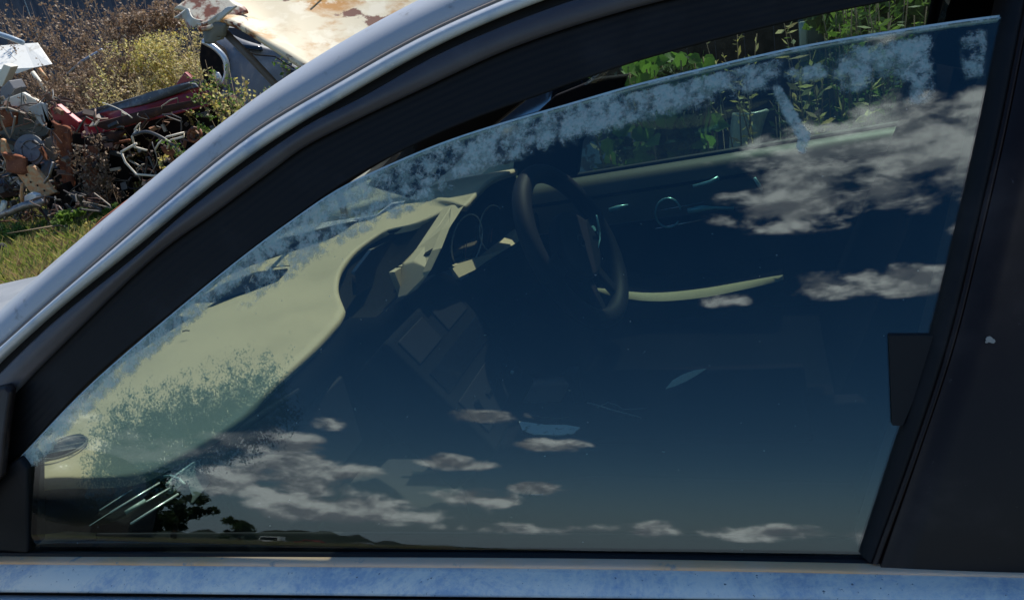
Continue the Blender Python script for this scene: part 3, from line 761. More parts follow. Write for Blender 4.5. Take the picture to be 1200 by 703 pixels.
for cx, cy, ax, ay, rt in ((547, 282, 17, 32, .22), (577, 267, 15, 27, .06)):
    e = ell(cx, cy, ax, ay, rt, -.745)
    dl = mk('dial', *prism(ell(cx, cy, ax - 1.5, ay - 2, rt, -.750)[::-1], (-.004, 0, 0)), screen, dials, smooth=False)
    mk('dial_ring', *tube(e, .0022, 6, True), mat('dial_bezel', (.85, .82, .70), .35, .2), dl)
    mk('dial_needle', *tube([atx(cx, cy, -.747), atx(cx - 2, cy + ay * .62, -.747)], .0012, 5), mat('needle', (.5, .12, .05), .4), dl)
# face below the top edge, centre stack, glovebox, vents
fl_ = [p + np.array([-.004, 0, -.016]) for p in A1]
fc = fl_ + [atx(410, 372, -.81), atx(440, 371, -.81), atx(472, 350, -.79), atx(515, 318, -.71), atx(540, 328, -.705), atx(612, 284, -.675), np.array([-.66, 2.17, .93])]
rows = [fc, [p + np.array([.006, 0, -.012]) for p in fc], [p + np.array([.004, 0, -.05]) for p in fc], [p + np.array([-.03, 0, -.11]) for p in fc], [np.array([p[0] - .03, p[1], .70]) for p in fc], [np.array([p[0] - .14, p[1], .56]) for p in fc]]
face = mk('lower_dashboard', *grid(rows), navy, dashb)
mk('trim_strip', *tube([atz(195, 546, .985), atz(232, 534, .982), atz(300, 490, .98), atz(350, 456, .98)], [.004, .005, .006, .003], 8), panel_gloss, face)
lg = [atx(*p, -.785) for p in ((279, 500), (292, 484), (345, 458), (343, 468), (296, 506))]
mk('glovebox_lit_patch', *prism(lg[::-1], (-.006, 0, -.002)), mat('lit_patch_green_grey', (.62, .72, .68), .5), face, smooth=False, bevel=.002)  # pale panel stands in for a lit patch on the glovebox top
tp_ = [atx(*p, -.795) for p in ((273, 506), (240, 531), (205, 556), (196, 566), (206, 592), (226, 590), (250, 560), (276, 522))]
mk('dash_end_trim', *prism(tp_[::-1], (-.006, 0, -.002)), mat('dull_green_trim', (.30, .38, .36), .5), face, smooth=False, bevel=.002)
vent = mk('side_vent', *prism([atz(*p, .965) for p in ((112, 602), (120, 588), (200, 548), (222, 552), (215, 572), (150, 616))][::-1], (0, 0, -.03)), navy, face, smooth=False, bevel=.004)
for a, b, r in (((129, 600), (187, 565), .0008), ((150, 600), (199, 571), .0007), ((153, 613), (209, 578), .0009), ((105, 615), (170, 574), .0003), ((117, 597), (175, 560), .0005)):
    mk('vent_slat', *tube([atz(*a, .978), atz(*b, .978)], r * 1.7, 6), mat('vent_glint', (.85, .95, .90), .3, .5), vent)  # pale slat colour stands in for glints along the vent
mk('vent_thumbwheel', *tube([atz(147, 600, .98), atz(170, 586, .98)], .0030, 8), mat('pale_plastic', (.30, .40, .37), .4), vent)
mk('vent_collar', *tube([atz(192, 558, .982), atz(200, 557, .982), atz(210, 561, .982), atz(216, 567, .982)], .0022, 8), MATS['pale_plastic'], vent)
dv = mk('demister_vent', *disc(atz(76, 524, 1.001), (0, 0, 1), .030, .006, 28), navy, dashb, smooth=False)
mk('demister_ring', *ring(atz(76, 524, 1.007), (0, 0, 1), .031, .002, 32, 6), beige_dark, dv)
for q_ in (-.012, .004):
    c = atz(76, 524, 1.009); mk('vent_slat', *tube([c + np.array([-.022, q_ - .006, 0]), c + np.array([.022, q_ + .010, 0])], .0014, 6), beige_dark, dv)
dfr = mk('dark_dash_patch', *prism([atz(*p, 1.010) for p in ((225, 353), (262, 332), (300, 318), (337, 314), (325, 327), (290, 340), (250, 352))][::-1], (0, 0, -.004)), navy, dashb, smooth=False)  # flat dark patch on the dash top near the windscreen
for q_ in range(5):
    u = q_ / 5; mk('vent_slat', *tube([atz(250 + 70 * u, 346 - 25 * u, 1.013), atz(258 + 64 * u, 330 - 14 * u, 1.013)], .0012, 5), beige_dark, dfr)
mk('start_button', *ring(atx(585, 320, -.69), (1, 0, .2), .011, .0022, 24, 6), chrome, face)
mk('start_button_cap', *disc(atx(585, 320, -.70), (1, 0, .2), .010, .006), navy, face, smooth=False)
# centre stack and console
stack = mk('centre_stack', *prism([(-.74, 1.26, .93), (-.74, 1.62, .93), (-.56, 1.60, .66), (-.56, 1.28, .66)], (-.12, 0, -.10)), navy, car, smooth=False, bevel=.01)
def on_stack(u, v, lift=.004):  # u across 0..1, v down 0..1
    a = np.array([-.74, 1.26, .93]) * (1 - u) + np.array([-.74, 1.62, .93]) * u; b = np.array([-.56, 1.28, .66]) * (1 - u) + np.array([-.56, 1.60, .66]) * u
    return a * (1 - v) + b * v + np.array([.83, 0, .55]) * lift
for (u0, u1, v0, v1, m_) in ((.08, .44, .06, .26, panel_gloss), (.56, .92, .06, .26, panel_gloss), (.08, .92, .34, .52, screen), (.08, .92, .60, .88, panel_gloss)):
    mk('console_panel', *prism([on_stack(u0, v0), on_stack(u1, v0), on_stack(u1, v1), on_stack(u0, v1)], (-.006, 0, -.004)), m_, stack, smooth=False, bevel=.002)
for u in (.2, .8): mk('rotary_knob', *disc(on_stack(u, .74), (.83, 0, .55), .018, .018), panel_gloss, stack, smooth=False)
for u in (.38, .5, .62): mk('button', *box(on_stack(u, .74), (.012, .022, .012)), navy, stack, smooth=False)
cons = mk('centre_console', *box((-.25, 1.40, .56), (.85, .20, .20)), leather, car, bevel=.02)
mk('gear_selector', *tube([(-.42, 1.46, .66), (-.425, 1.46, .72), (-.43, 1.46, .75)], [.012, .012, .022], 12), panel_gloss, cons)
mk('console_armrest', *box((-.20, 1.46, .665), (.50, .30, .02)), leather, cons, bevel=.008)
mk('glovebox_lid', *prism([(-.80, .80, .90), (-.80, 1.18, .90), (-.79, 1.17, .76), (-.79, .81, .76)], (-.01, 0, 0)), panel_gloss, face, smooth=False, bevel=.004)

# ------------------------------------------------------------------ steering wheel
wc = np.array([-.465, 1.80, .928]); wn = Vector((math.cos(math.radians(24)), -0.10, math.sin(math.radians(24)))).normalized()
wa = Vector((0, 1, 0)); wa = (wa - wn * wa.dot(wn)).normalized(); wb = wn.cross(wa)
sw = mk('steering_wheel', *tube([Vector(wc) + (wa * math.cos(a) + wb * math.sin(a)) * .200 for a in np.linspace(0, 2 * math.pi, 56, endpoint=False)], .0240, 14, True), wheel_leather, car)
tag(sw, 'dark leather steering wheel on the far side of the cabin')
def wp(u, v, d=0.): return Vector(wc) + wa * u + wb * v + wn * d
hub = [wp(.105 * math.cos(a) * (1 + .12 * math.cos(2 * a)), .090 * math.sin(a) - .005, -.015) for a in np.linspace(0, 2 * math.pi, 28, endpoint=False)]
hb = mk('hub', *prism(hub, wn * .035), wheel_leather, sw, bevel=.012)
mk('hub_emblem', *disc(wp(0, .0, .0205), wn, .017, .004), mat('emblem_rim', (.30, .31, .33), .25, .9), hb, smooth=False)
mk('hub_emblem_face', *disc(wp(0, .0, .0250), wn, .0135, .001), screen, hb, smooth=False)
for (a, b, w_) in (((-.17, -.01), (-.08, 0), .030), ((.17, -.01), (.08, 0), .030), ((-.06, -.172), (-.03, -.06), .018), ((.06, -.172), (.03, -.06), .018)):
    A_ = np.array(a); B_ = np.array(b); d = (B_ - A_) / np.linalg.norm(B_ - A_); p_ = np.array([-d[1], d[0]])
    q = [A_ - p_ * w_ * .7, B_ - p_ * w_, B_ + p_ * w_, A_ + p_ * w_ * .7]
    mk('spoke', *prism([wp(*x, -.012) for x in q], wn * .018), wheel_leather, sw, smooth=False, bevel=.004)
mk('steering_column', *tube([wp(0, 0, -.02), wp(0, 0, -.10), wp(0, .01, -.26)], [.05, .055, .06], 16), navy, sw)
mk('stalk', *tube([wp(.05, .02, -.06), wp(.13, .03, -.05), wp(.175, .035, -.04)], [.007, .007, .010], 8), navy, sw)
mk('stalk', *tube([wp(-.05, .02, -.06), wp(-.13, .03, -.05), wp(-.175, .035, -.04)], [.007, .007, .010], 8), navy, sw)
mk('wheel_glint', *tube([atx(p[0], p[1], -.42) for p in ((699, 252), (702, 268), (703, 280), (701, 290))], [.0025, .0035, .0025, .0015], 6), teal, sw)  # teal tube stands in for a glint on the steering wheel
mk('wheel_button', *disc(wp(.125, -.01, .012), wn, .008, .005), teal, sw, smooth=False)
mk('wheel_button', *disc(wp(.140, -.03, .012), wn, .006, .005), teal, sw, smooth=False)

# ------------------------------------------------------------------ seats
def seat(y, label):
    s_ = empty('x', (0, 0, 0), 'x', 'x') if False else None
    sr = [[np.array([x, y + v * .235, .50 + .03 * abs(v) ** 2.5 + .05 * (-(x + .1)) * .6 - (.05 if (x < -.42 or abs(v) > .95) else 0)]) for v in np.linspace(-1, 1, 13)] for x in np.linspace(-.44, .10, 12)]
    base = mk('seat', *grid(sr), leather, car, solid=.13, offs=-1, bevel=None); tag(base, label)
    br = []
    for t in np.linspace(0, 1, 14):
        hw = .25 - .05 * t
        br.append([np.array([.10 + .28 * t - .03 * abs(v) ** 2.5 , y + v * hw, .52 + .70 * t - (.0)]) for v in np.linspace(-1, 1, 13)])
    mk('backrest', *grid(br), leather, base, solid=.11, offs=1)
    mk('headrest', *box((.40, y, 1.31), (.10, .24, .17)), leather, base, sub=2)
seat(.98, 'passenger seat in black leather behind the dusty pane')
seat(1.78, "driver's seat in black leather on the far side")
mk('rear_bench', *box((1.05, YM, .58), (.5, 1.3, .2)), leather, car, bevel=.05)
mk('rear_bench_back', *box((1.38, YM, .88), (.16, 1.3, .55), Matrix.Rotation(math.radians(15), 3, 'Y')), leather, car, bevel=.05)
mk('sky_streak', *tube([atz(622, 579, .64), atz(670, 578, .64), atz(718, 574, .64)], [.001, .003, .004], 6), mat('sky_streak_blue', (.05, .16, .38), .35, .5), car)  # blue strips added in place of sky highlights inside the car
mk('sky_streak', *tube([atz(752, 570, .64), atz(766, 574, .64)], [.004, .002], 6), MATS['sky_streak_blue'], car)

# ------------------------------------------------------------------ litter lying in the car
zc = .677
pp = [(608, 493), (612, 503), (625, 508), (655, 509), (672, 507), (680, 500), (664, 497), (640, 497), (618, 494)]
o = mk('paper_strip', *prism([atz(*p, zc + .002 + .002 * math.sin(i)) for i, p in enumerate(pp)][::-1], (0, 0, -.002)), paper, None, smooth=False)
tag(o, 'torn pale strip of paper lying on the dark centre armrest', 'paper scrap')
pts = [(688, 471), (705, 476), (722, 481), (738, 485), (752, 489)]
o = mk('twig', *tube([atz(p[0], p[1], zc + .004) for p in pts], [.0012, .0016, .0014, .0012, .0007], 5), twigm)
tag(o, 'straight dry twig to the right of the paper scrap', 'twig')
mk('side_shoot', *tube([atz(p[0], p[1], zc + .006) for p in ((700, 477), (712, 471), (722, 474), (730, 479), (758, 478))], .0007, 4), twigm, o)
o = mk('twig', *tube([atz(p[0], p[1], zc + .004) for p in ((614, 484), (634, 488), (655, 490), (678, 486))], [.0006, .001, .001, .0005], 5), mat('dark_twig', (.16, .15, .12), .8))
tag(o, 'thin curved dark twig just above the paper scrap', 'twig')
lf = [(780, 455), (788, 445), (800, 438), (814, 433), (828, 431), (818, 438), (804, 446), (790, 452)]
o = mk('fallen_leaf', *prism([atz(*p, zc + .01) for p in lf][::-1], (0, 0, -.001)), leafdry, None, smooth=False)
tag(o, 'single pale narrow willow leaf dropped on the black seat', 'leaf')
for i, (x, y) in enumerate(((564, 442), (600, 437), (506, 452))):
    o = mk('grit_speck', *disc(atz(x, y, .72), (.3, 0, 1), .004 if i else .0035, .006, 7), paper, None, smooth=False)
    tag(o, ('elongated white speck on the dark console, left of its pair', 'round white speck on the dark console, right of its pair', 'faint speck low on the console, furthest from the wheel')[i], 'debris')
# dry pine needles on the dash top
for i, (a, b) in enumerate((((214, 388), (222, 387)), ((318, 313), (340, 311)))):
    o = mk('pine_needle', *tube([atz(*a, 1.014), atz((a[0] + b[0]) / 2, a[1] - 1.5, 1.016), atz(*b, 1.014)], .0014, 5), mat('needle_brown', (.05, .035, .02), .7))
    tag(o, ('short dark needle on the near beige dash top', 'dark needle at the foot of the windscreen by the dark patch')[i], 'needle')
o = mk('bird_dropping', *join([disc(side(1159, 397, -.009), (0, -1, .35), .0026, .0014, 7), disc(side(1163, 399, -.009), (0, -1, .35), .0020, .0010, 6), disc(side(1156, 400, -.009), (0, -1, .35), .0012, .0008, 5)]), mat('grey_dropping', (.30, .29, .27), .8), None, smooth=False)
tag(o, 'small white dropping on the glossy black door pillar', 'dropping')

# ------------------------------------------------------------------ vegetation helpers
def leafy(center, size, n, lsz, rnd, shape='ell', asp=.6):
    V = []; Fc = []
    c = np.array(center, float); s = np.array(size, float)
    clumps = [(c + s * np.array([rnd.uniform(-.8, .8), rnd.uniform(-.8, .8), rnd.uniform(-.85, .85)]) * .9, rnd.uniform(.14, .36)) for _ in range(max(6, n // 90))]
    for _ in range(n):
        cc, cr = rnd.choice(clumps)
        d = nrm((rnd.gauss(0, 1), rnd.gauss(0, 1), rnd.gauss(0, 1))) * (rnd.random() ** .4)
        p = cc + d * cr * s
        a = nrm((rnd.gauss(0, 1), rnd.gauss(0, 1), rnd.gauss(0, .8))); b = nrm(np.cross(a, (rnd.gauss(0, 1), rnd.gauss(0, 1), rnd.gauss(0, 1))))
        l = lsz * rnd.uniform(.5, 1.4); k = len(V)
        V += [p - a * l, p + b * l * asp, p + a * l, p - b * l * asp]; Fc.append((k, k + 1, k + 2, k + 3))
    return V, Fc
def weed(base, h, spread, nst, rnd, lsz, per=60):
    """upright weeds: thin stems, with small leaves or seed heads up their length"""
    st = []; V = []; Fc = []
    for _ in range(nst):
        b = np.array(base) + np.array([rnd.gauss(0, spread * .5), rnd.gauss(0, spread * .4), 0]); hh = h * rnd.uniform(.55, 1.1)
        lean = np.array([rnd.gauss(0, .16), rnd.gauss(0, .16), 0]) * hh
        P = [b + lean * (t * t) + np.array([0, 0, hh * t]) for t in np.linspace(0, 1, 5)]
        st.append(tube(P, [.008, .007, .005, .004, .002], 3))
        for _b in range(9):
            t0 = rnd.uniform(.3, .9); a = b + lean * t0 * t0 + np.array([0, 0, hh * t0]); dv_ = nrm((rnd.gauss(0, 1), rnd.gauss(0, 1), 1.4)) * hh * .22 * rnd.uniform(.5, 1)
            st.append(tube([a, a + dv_ * .5, a + dv_], [.004, .003, .0015], 3))
            for _ in range(per // 5):
                u = rnd.random(); q = a + dv_ * u + np.array([rnd.gauss(0, .022), rnd.gauss(0, .022), rnd.gauss(0, .022)])
                aa = nrm((rnd.gauss(0, 1), rnd.gauss(0, 1), rnd.gauss(0, 1))); bb = nrm(np.cross(aa, (rnd.gauss(0, 1), rnd.gauss(0, 1), 1)))
                l = lsz * rnd.uniform(.5, 1.3); k = len(V)
                V += [q - aa * l, q + bb * l * .6, q + aa * l, q - bb * l * .6]; Fc.append((k, k + 1, k + 2, k + 3))
    return join(st), (V, Fc)
def bush(px, py, y, wpx, hpx, label, lm, n, lsz, kind='bush', cat='bush', group=None, depth=.6):
    c = aty(px, py, y); k = np.linalg.norm(c - CAM) / F
    o = empty(kind, (c[0], c[1], 0), label, cat, group)
    s = (wpx * k / 2, depth, hpx * k / 2)
    mk('foliage', *leafy(c, s, n, lsz, RND), lm, o, smooth=False)
    st = []
    for _ in range(9):
        e = c + np.array([RND.gauss(0, s[0] * .5), RND.gauss(0, .3), RND.uniform(-.3, .7) * s[2]]); b = np.array([c[0] + RND.gauss(0, .12), c[1], 0])
        st.append(tube([b, b * .6 + e * .4 + np.array([0, 0, .1]), e], [.018, .012, .004], 4))
    mk('stem', *join(st), stemm, o); return o

# ------------------------------------------------------------------ yard to the upper left
# corrugated fence, built as sheets
fm = mat('blue_grey_sheet_metal', (.035, .05, .085), .5, .2, .4, noise=[((.055, .07, .10), 2, .4, .8)])
FY = 13.5
def corr(x0, x1, z1, y):
    pts = []; n = int((x1 - x0) / .05)
    for i in range(n + 1):
        x = x0 + (x1 - x0) * i / n; ph = (x / .32) % 1
        d = 0 if ph < .5 else (.035 if ph < .97 else .0)
        pts.append((x, y - d))
    return grid([[np.array([p[0], p[1], 0]) for p in pts], [np.array([p[0], p[1], z1]) for p in pts]])
fence = empty('corrugated_fence', (-13, FY, 0), 'tall dark blue corrugated metal fence behind the scrap heap', 'fence')
for i in range(16):
    x0 = -26 + i * 2.0; mk('sheet', *corr(x0, x0 + 1.985, 4.8, FY + (.012 if i % 2 else 0)), fm, fence, smooth=False)
for i in range(9): mk('post', *box((-26 + i * 4, FY + .12, 2.35), (.09, .09, 4.7)), fm, fence, smooth=False)

def weedpatch(px, py_top, y, h, spread, nst, label, m, lsz, per=60, group='dry brown weeds along the fence'):
    c = aty(px, py_top, y); o = empty('tall_weed', (c[0], y, 0), label, 'weed', group)
    st, lv = weed((c[0], y, 0), c[2] if h is None else h, spread, nst, RND, lsz, per)
    mk('stem', *st, mat('dry_stem', (.15, .105, .07), .85), o); mk('seedheads', *lv, m, o, smooth=False)
weedpatch(12, 25, 10.6, None, .8, 24, 'dry brown weed at the far left edge above the white sheet', L_brown, .026, 103)
weedpatch(78, -8, 10.8, None, .8, 30, 'tallest dry weed, rising between the white sheet and the yellow bush', L_brown, .026, 103)
weedpatch(52, 20, 10.2, None, .7, 24, 'dry weed just behind the right corner of the white sheet', L_brown, .026, 103)
weedpatch(112, 2, 10.4, None, .8, 30, 'dry weed with its top against the fence left of the yellow bush', L_brown, .026, 103)
weedpatch(150, -5, 10.9, None, .9, 33, 'reddish brown weed standing behind the yellow bush', L_brown, .026, 103)
weedpatch(75, 85, 8.9, None, .6, 27, 'low brown weed hanging over the gap right of the white sheet', L_brown, .024, 114)
weedpatch(100, 70, 9.2, None, .6, 33, 'low grey brown weed at the left foot of the yellow bush', L_brown, .024, 126)
weedpatch(82, 120, 7.6, None, .16, 6, 'withered stalk hanging over the rusty red post', L_brown, .022, 126)
bush(190, 74, 9.7, 80, 56, 'big yellow flowering bush in front of the corrugated fence', L_yellow, 4200, .020, depth=.7)
def seeded(px, py, y, spread, nst, label, m, lsz, per):
    c = aty(px, py, y); o = empty('seeding_weed', (c[0], y, 0), label, 'weed', 'yellow seeding weeds')
    st, lv = weed((c[0], y, 0), c[2], spread, nst, RND, lsz, per)
    mk('stem', *st, stemm, o); mk('seedheads', *lv, m, o, smooth=False)
L_straw = leaf_mat('straw_seedheads', [(.56, .42, .20), (.72, .60, .30), (.42, .33, .14), (.84, .76, .48)], transl=.45)
seeded(165, 38, 9.9, .75, 34, 'straw coloured weed crown at the left of the yellow bush', L_straw, .018, 150)
seeded(200, 34, 9.6, .7, 34, 'yellow weed crown in the middle of the yellow bush', L_yellow, .018, 160)
seeded(228, 44, 9.3, .6, 26, 'straw weed crown against the black wheel arch', L_straw, .017, 150)
seeded(185, 72, 8.9, .7, 26, 'bright yellow weed hanging over the grey lining of the wreck', L_yellow, .018, 150)
seeded(150, 70, 8.9, .5, 20, 'olive weed at the left foot of the yellow bush', L_straw, .018, 130)
seeded(245, 66, 8.7, .3, 12, 'small yellow green weed touching the headlight of the blue grey car', L_yellow, .017, 110)
bush(180, 25, 10.6, 120, 40, 'brown top of dead weeds above the yellow bush', L_brown, 3800, .028, depth=.6)
def greenweed(px, py, y, spread, nst, label, lsz=.022, per=90, m=L_green):
    c = aty(px, py, y); o = empty('green_weed', (c[0], y, 0), label, 'weed', 'green weeds by the red wreck')
    st, lv = weed((c[0], y, 0), c[2], spread, nst, RND, lsz, per)
    mk('stem', *st, stemm, o); mk('leaves', *lv, m, o, smooth=False)
greenweed(243, 72, 7.4, .22, 9, 'tall loose green weed between the red wreck and the black wheel arch')
greenweed(262, 84, 7.2, .20, 7, 'green weed with yellow tips in front of the black wheel arch', m=L_yellow)
greenweed(300, 60, 6.8, .20, 6, 'sparse green shoots in front of the blue grey car')
greenweed(222, 150, 7.0, .18, 7, 'low green weed growing through the wire coil')
greenweed(18, 262, 6.9, .28, 12, 'low green weed in the grass at the left edge', .02, 80)
greenweed(62, 272, 6.8, .28, 12, 'low green weed in the grass below the orange bracket', .02, 80)
greenweed(98, 262, 6.9, .24, 10, 'low yellowish weed in the grass beside the silver pillar', .02, 80, m=L_yellow)
greenweed(192, 178, 7.0, .12, 5, 'small yellowish weed beside the lowest cream tube', m=L_yellow)
bush(105, 258, 7.1, 50, 34, 'green clump at the foot of the rusty red wreck', L_green, 900, .030, depth=.4)
bush(20, 225, 8.2, 50, 40, 'dull green clump behind the bent pipes', L_dark, 900, .032, depth=.4)

# grass: one mass of blades over the yard
V = []; Fc = []
for _ in range(42000):
    px = RND.uniform(-90, 190); py = RND.uniform(225, 345)
    c = atz(px, py, 0.0); c = c + np.array([RND.gauss(0, .15), RND.gauss(0, .15), 0])
    if c[1] < 3.0: continue
    h = RND.uniform(.05, .19) * (1.3 if RND.random() < .15 else 1); a = RND.uniform(0, 6.28); l = np.array([math.cos(a), math.sin(a), 0]); w_ = RND.uniform(.006, .014)
    q = np.array([-l[1], l[0], 0]) * w_; k = len(V)
    V += [c - q, c + q, c + q * .6 + l * h * .25 + np.array([0, 0, h * .6]), c + l * h * .6 + np.array([0, 0, h])]; Fc += [(k, k + 1, k + 2), (k, k + 2, k + 3)]
tag(mk('grass', V, Fc, L_grass, None, smooth=False), 'short sunlit green grass below the scrap heap', 'grass', kind='stuff')
V = []; Fc = []
for _ in range(26000):
    y = -RND.uniform(1.5, 26) ; x = RND.uniform(-22, 8); h = RND.uniform(.05, .2); a = RND.uniform(0, 6.28); l = np.array([math.cos(a), math.sin(a), 0]); q = np.array([-l[1], l[0], 0]) * .012; c = np.array([x, y, 0.]); k = len(V)
    V += [c - q, c + q, c + l * h * .5 + np.array([0, 0, h])]; Fc.append((k, k + 1, k + 2))
tag(mk('meadow_grass', V, Fc, L_grass, None, smooth=False), 'rough grass of the open field mirrored in the window', 'grass', kind='stuff')

# --- scrap pieces
rust = mat('rust', (.22, .075, .035), .85, .1, .3, noise=[((.12, .04, .025), 9, .4, .7), ((.36, .15, .07), 30, .55, .7)], bump=(60, .5, .004))
red_paint = mat('faded_red_paint', (.26, .012, .026), .35, .1, .5, .3, noise=[((.10, .02, .02), 7, .5, .75), ((.22, .08, .05), 16, .62, .72)])
dark_rust = mat('dark_rusty_metal', (.045, .022, .016), .8, .2, .3, noise=[((.12, .05, .03), 10, .5, .75)], bump=(40, .5, .004))
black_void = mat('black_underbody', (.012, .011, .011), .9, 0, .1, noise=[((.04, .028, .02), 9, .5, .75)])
cream = mat('cream_paint_rusting', (.64, .56, .40), .6, 0, .25, .0, noise=[((.44, .21, .05), 1.9, .48, .62), ((.70, .63, .48), 5, .5, .6), ((.13, .04, .025), 2.6, .60, .64)])
cream2 = mat('cream_panel', (.72, .68, .56), .5, noise=[((.5, .42, .28), 6, .55, .75)])
white_m = mat('white_sheet_paint', (.76, .75, .70), .6, noise=[((.5, .46, .38), 5, .55, .75)])
grey_pl = mat('grey_plastic', (.16, .165, .18), .5, noise=[((.26, .25, .24), 8, .5, .75)])
orange_m = mat('orange_bracket_paint', (.55, .25, .10), .6, noise=[((.5, .36, .2), 20, .45, .6), ((.2, .08, .04), 35, .6, .7)])
cream_wire = mat('cream_tube', (.66, .60, .50), .5)
steel = mat('dull_steel', (.28, .26, .25), .45, .7, noise=[((.16, .09, .06), 12, .5, .7)])
slate = mat('cracked_dark_lining', (.075, .09, .11), .6, noise=[((.14, .16, .18), 9, .5, .62), ((.3, .28, .2), 24, .62, .68)], bump=(20, .6, .01))
blue_car = mat('blue_grey_paint', (.16, .165, .18), .5, .1, .5, .2, noise=[((.28, .28, .29), 4, .5, .75)])

def sheet(name, px, y, th, m, parent=None, jag=0, dyr=None, sub=False):
    P = [aty(p[0], p[1], y + (p[2] if len(p) > 2 else 0)) for p in px]
    return mk(name, *prism([Vector(p) for p in P], (0, th, 0)), m, parent, smooth=False, bevel=min(.012, abs(th) * .3))
def crumple(name, quad, y, m, parent, amp=.05, n=12, th=.01, seed=1):
    """bent sheet between four picture corners, with dents"""
    r = random.Random(seed); a, b, c, d = [aty(q[0], q[1], y + (q[2] if len(q) > 2 else 0)) for q in quad]
    ph = [(r.uniform(2, 7), r.uniform(2, 7), r.uniform(0, 6), r.uniform(.4, 1)) for _ in range(5)]
    rows = []
    for j in range(n + 1):
        t = j / n; row = []
        for i in range(n + 1):
            s = i / n; p = (a * (1 - s) + b * s) * (1 - t) + (d * (1 - s) + c * s) * t
            k = sum(w_ * math.sin(u * s + v * t + q_) for u, v, q_, w_ in ph) / 5
            p = p + np.array([0, k * amp, k * amp * .7])
            row.append(p)
        rows.append(row)
    return mk(name, *grid(rows), m, parent, solid=th)
WY = 8.0
wreck = empty('red_car_wreck', tuple(aty(160, 250, WY) * np.array([1, 1, 0])), 'crushed dark red car wreck with cracked grey lining along its top', 'car wreck')
crumple('roof_lining', ((86, 134), (236, 92), (230, 102), (92, 141)), WY, slate, wreck, .05, 16, .03, 3)
crumple('roof_lining', ((150, 116), (222, 95), (233, 103), (155, 123)), WY - .15, slate, wreck, .06, 12, .02, 9)
crumple('body_panel', ((92, 139), (232, 101, .1), (254, 121), (98, 160)), WY - .05, red_paint, wreck, .06, 14, .02, 4)
sheet('body_panel', ((206, 98), (216, 84), (238, 104), (252, 112), (230, 118), (214, 110)), WY, .06, red_paint, wreck)
sheet('corner_panel', ((58, 126), (66, 122), (78, 132), (92, 143), (94, 156), (72, 152), (62, 140)), WY - .25, .08, red_paint, wreck)
crumple('roof_bar', ((100, 146), (250, 112), (250, 119), (128, 150)), WY - .3, dark_rust, wreck, .04, 14, .03, 5)
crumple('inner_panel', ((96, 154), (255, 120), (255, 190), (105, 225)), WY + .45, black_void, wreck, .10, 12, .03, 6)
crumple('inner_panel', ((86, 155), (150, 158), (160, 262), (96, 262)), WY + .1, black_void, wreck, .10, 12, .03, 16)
crumple('arch_panel', ((100, 158), (150, 152), (128, 178), (108, 188)), WY - .1, dark_rust, wreck, .05, 8, .02, 7)
mk('arch_lip', *tube([aty(*p, WY - .1) for p in ((100, 190), (112, 176), (132, 168), (152, 164))], .02, 6), rust, wreck)
crumple('rusty_pillar', ((99, 170), (116, 172), (115, 262), (102, 258)), WY - .2, rust, wreck, .04, 10, .03, 8)
crumple('rusty_post', ((64, 140), (84, 152), (92, 250), (80, 250)), WY - .35, rust, wreck, .05, 10, .04, 2)
crumple('sill_panel', ((74, 236), (140, 232), (150, 262), (78, 264)), WY - .1, dark_rust, wreck, .07, 10, .05, 12)
sheet('corner_block', ((252, 118), (268, 112), (284, 126), (276, 136), (262, 140), (252, 134)), WY - .2, .12, dark_rust, wreck)
for i, P in enumerate((((142, 178), (147, 190), (160, 204), (186, 206)), ((142, 178), (160, 168)), ((160, 152), (155, 160), (158, 172), (172, 176)), ((158, 152), (164, 144), (163, 156)), ((182, 175), (186, 168), (196, 160), (216, 155), (215, 160), (200, 164), (196, 174)))):
    o = mk('bent_tube', *tube([aty(p[0], p[1], WY - .75) for p in P], .014 if i != 4 else .012, 6), cream_wire)
    tag(o, ('long cream tube bent at a corner, lowest in the wreck', 'short cream tube slanting up from the bent corner', 'crooked cream tube hanging by the black hose', 'stub of cream tube at the top of the tangle', 'cream seat frame loop at the right of the tangle')[i], 'tube')
o = mk('black_hose', *tube([aty(p[0], p[1], WY - .8) for p in resample([(156, 158), (170, 154), (188, 160), (205, 172), (214, 182)], 14)], .018, 8), mat('black_hose_rubber', (.05, .05, .055), .4)); tag(o, 'black hose arching over the cream tubes in the wreck', 'hose')
for i, P in enumerate((((172, 176), (182, 192), (180, 205)), ((178, 166), (184, 190), (176, 204)), ((120, 120), (126, 122), (150, 134), (155, 138)), ((188, 150), (176, 168), (170, 196)))):
    o = mk('loose_wire', *tube([aty(p[0], p[1], WY - .7) for p in resample(P, 10)], .006, 5), (dark_rust, steel, cream_wire, dark_rust)[i])
    tag(o, ('rusty wire dangling straight below the hose', 'grey wire curling beside the rusty wire', 'pale strip lying along the top of the red panel', 'rusty wire crossing in front of the dark cavity')[i], 'wire')
o = crumple('rust_flake', ((188, 172), (210, 170), (214, 182), (196, 182)), WY - .6, rust, None, .05, 6, .01, 31); tag(o, 'orange rusted flap under the arching hose', 'scrap')
o = mk('wire_coil', *ring(aty(228, 158, WY - .5), (.3, -1, .4), .075, .018, 24, 6), rust); tag(o, 'rusty coil of wire behind the cream seat frame', 'wire coil')

